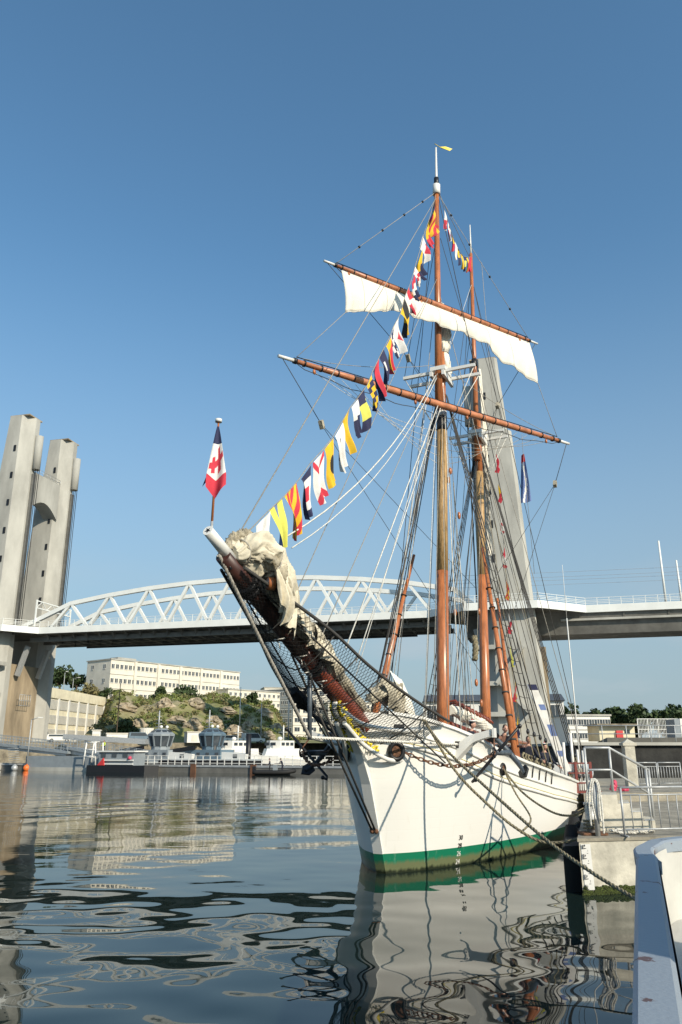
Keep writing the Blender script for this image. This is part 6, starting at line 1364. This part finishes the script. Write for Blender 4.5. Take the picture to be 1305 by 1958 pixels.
person('person in dark clothes standing forward in the inflatable boat', W(0, 0, 0) * 0 + Vector((-8.9, 103.1, .2)), R(90), 'navy', 'black', None, .05, scale=1.0); person('person in dark clothes with pale gear at the console of the inflatable', Vector((-7.3, 102.9, .2)), R(70), 'navy', 'navy', None, .4, ((.1, .3), (-.1, .3)))

# ------------------------------------------------------------------ the blue-railed boat the photograph was taken beside
nb = thing('blue_railed_boat', 'moored boat with chipped blue gunwale and white interior beside the concrete pontoon', 'boat', (2.3, 6.6, 0))
OB = Vector((2.3, 6.6, 0)); gz = 1.80
g0, g1, g2, g3, g4 = Vector((.55, 1.9, gz)), Vector((3.28, 9.42, gz)), Vector((3.86, 10.95, gz)), Vector((4.9, 11.55, gz + .03)), Vector((9.5, 12.6, gz + .05))
def gun(path, wd, th, nm):
    q = MB(); n_ = len(path); ring = []
    for i, p in enumerate(path):
        d_ = (path[min(i + 1, n_ - 1)] - path[max(i - 1, 0)]); d_.z = 0; d_.normalize(); rt_ = Vector((d_.y, -d_.x, 0)); p = p - OB
        prof = [(-.01, -th), (-.015, -.02), (.012, 0), (wd - .012, 0), (wd + .015, -.02), (wd + .01, -th)]
        ring.append([p + rt_ * a + Vector((0, 0, b)) for a, b in prof])
    q.v = [tuple(p) for r_ in ring for p in r_]; k = 6
    for i in range(n_ - 1):
        for j_ in range(k): q.f.append((i * k + j_, (i + 1) * k + j_, (i + 1) * k + (j_ + 1) % k, i * k + (j_ + 1) % k)); q.mi.append(0); q.sm.append(False)
    q.f.append(tuple(range(k))); q.mi.append(0); q.sm.append(False); q.f.append(tuple((n_ - 1) * k + j_ for j_ in range(k))[::-1]); q.mi.append(0); q.sm.append(False)
    return q.build(nm, 'gunwale', nb)
gun([g0.lerp(g1, i / 14) for i in range(15)], .195, .16, 'gunwale')
gun([g1 + Vector((.06, .05, -.025))] + smoothpath([g1 + Vector((.10, .25, -.025)), g2 + Vector((0, 0, -.025)), g3, g4], 6), .20, .15, 'bow_gunwale')
q = MB(); outer = [g0.lerp(g1, i / 6) for i in range(7)] + smoothpath([g1, g2, g3, g4], 5)
q.v = [tuple(p - OB + Vector((.07, -.02, -.1))) for p in outer] + [tuple(p - OB + Vector((.3, -.1, -2.2))) for p in outer]; n_ = len(outer)
for i in range(n_ - 1): q.f.append((i, i + 1, n_ + i + 1, n_ + i)); q.mi.append(0); q.sm.append(True)
q.build('outer_hull', 'boatwhite', nb)
q = MB(); q.v = [tuple(p - OB + Vector((.20, -.12, -.1))) for p in outer] + [tuple(p - OB + Vector((.22, -.14, -1.0))) for p in outer]
for i in range(n_ - 1): q.f.append((i + 1, i, n_ + i, n_ + i + 1)); q.mi.append(0); q.sm.append(True)
q.build('inner_bulwark', 'boatwhite', nb)
q = MB(); q.add([tuple(p - OB + Vector((.21, -.13, -.95))) for p in outer] + [(7.2, 5.9, .86), (7.2, -4.7, .86)], [tuple(range(n_ + 2))]); q.build('deck', 'boatwhite', nb)
q = MB(); q.box((2.05, 1.5, 1.25), (.9, .7, .12)); q.build('seat_lid', 'galv', nb); q = MB(); q.tube([(2.05, 1.5, .9), (2.05, 1.5, 1.2)], .3, 12); q.build('seat_base', 'boatwhite', nb)
for k in range(5):
    q = MB(); q.tube([(1.35 + .28 * k, .5 - .75 * k, .95), (1.45 + .25 * k, .55 - .75 * k, 1.35), (1.5 + .25 * k, .6 - .7 * k, 1.5)], [.16, .19, .08], 10); q.build('black_fender', 'rubber', nb)
q = MB(); q.box((3.4, -2.6, 1.0), (2.4, 5.6, .35)); q.build('engine_box', 'black', nb)
q = MB(); q.box((3.0, -2.2, 2.4), (2.5, 4.2, 3.2)); q.build('cabin', 'boatwhite', nb); q = MB(); q.box((3.0, -2.2, 4.06), (2.8, 4.5, .12)); q.build('shade_cabin_roof', 'boatwhite', nb)  # unseen cabin and roof, added to cast shade on the gunwale
tb('grab_rail', [(2.3, -3.6, 2.6), (2.3, -1.2, 2.6), (2.3, -1.2, 1.4)], .03, nb); tb('grab_rail', [(2.3, -3.6, 2.9), (2.3, -.6, 2.9), (2.3, -.6, 1.4)], .03, nb)
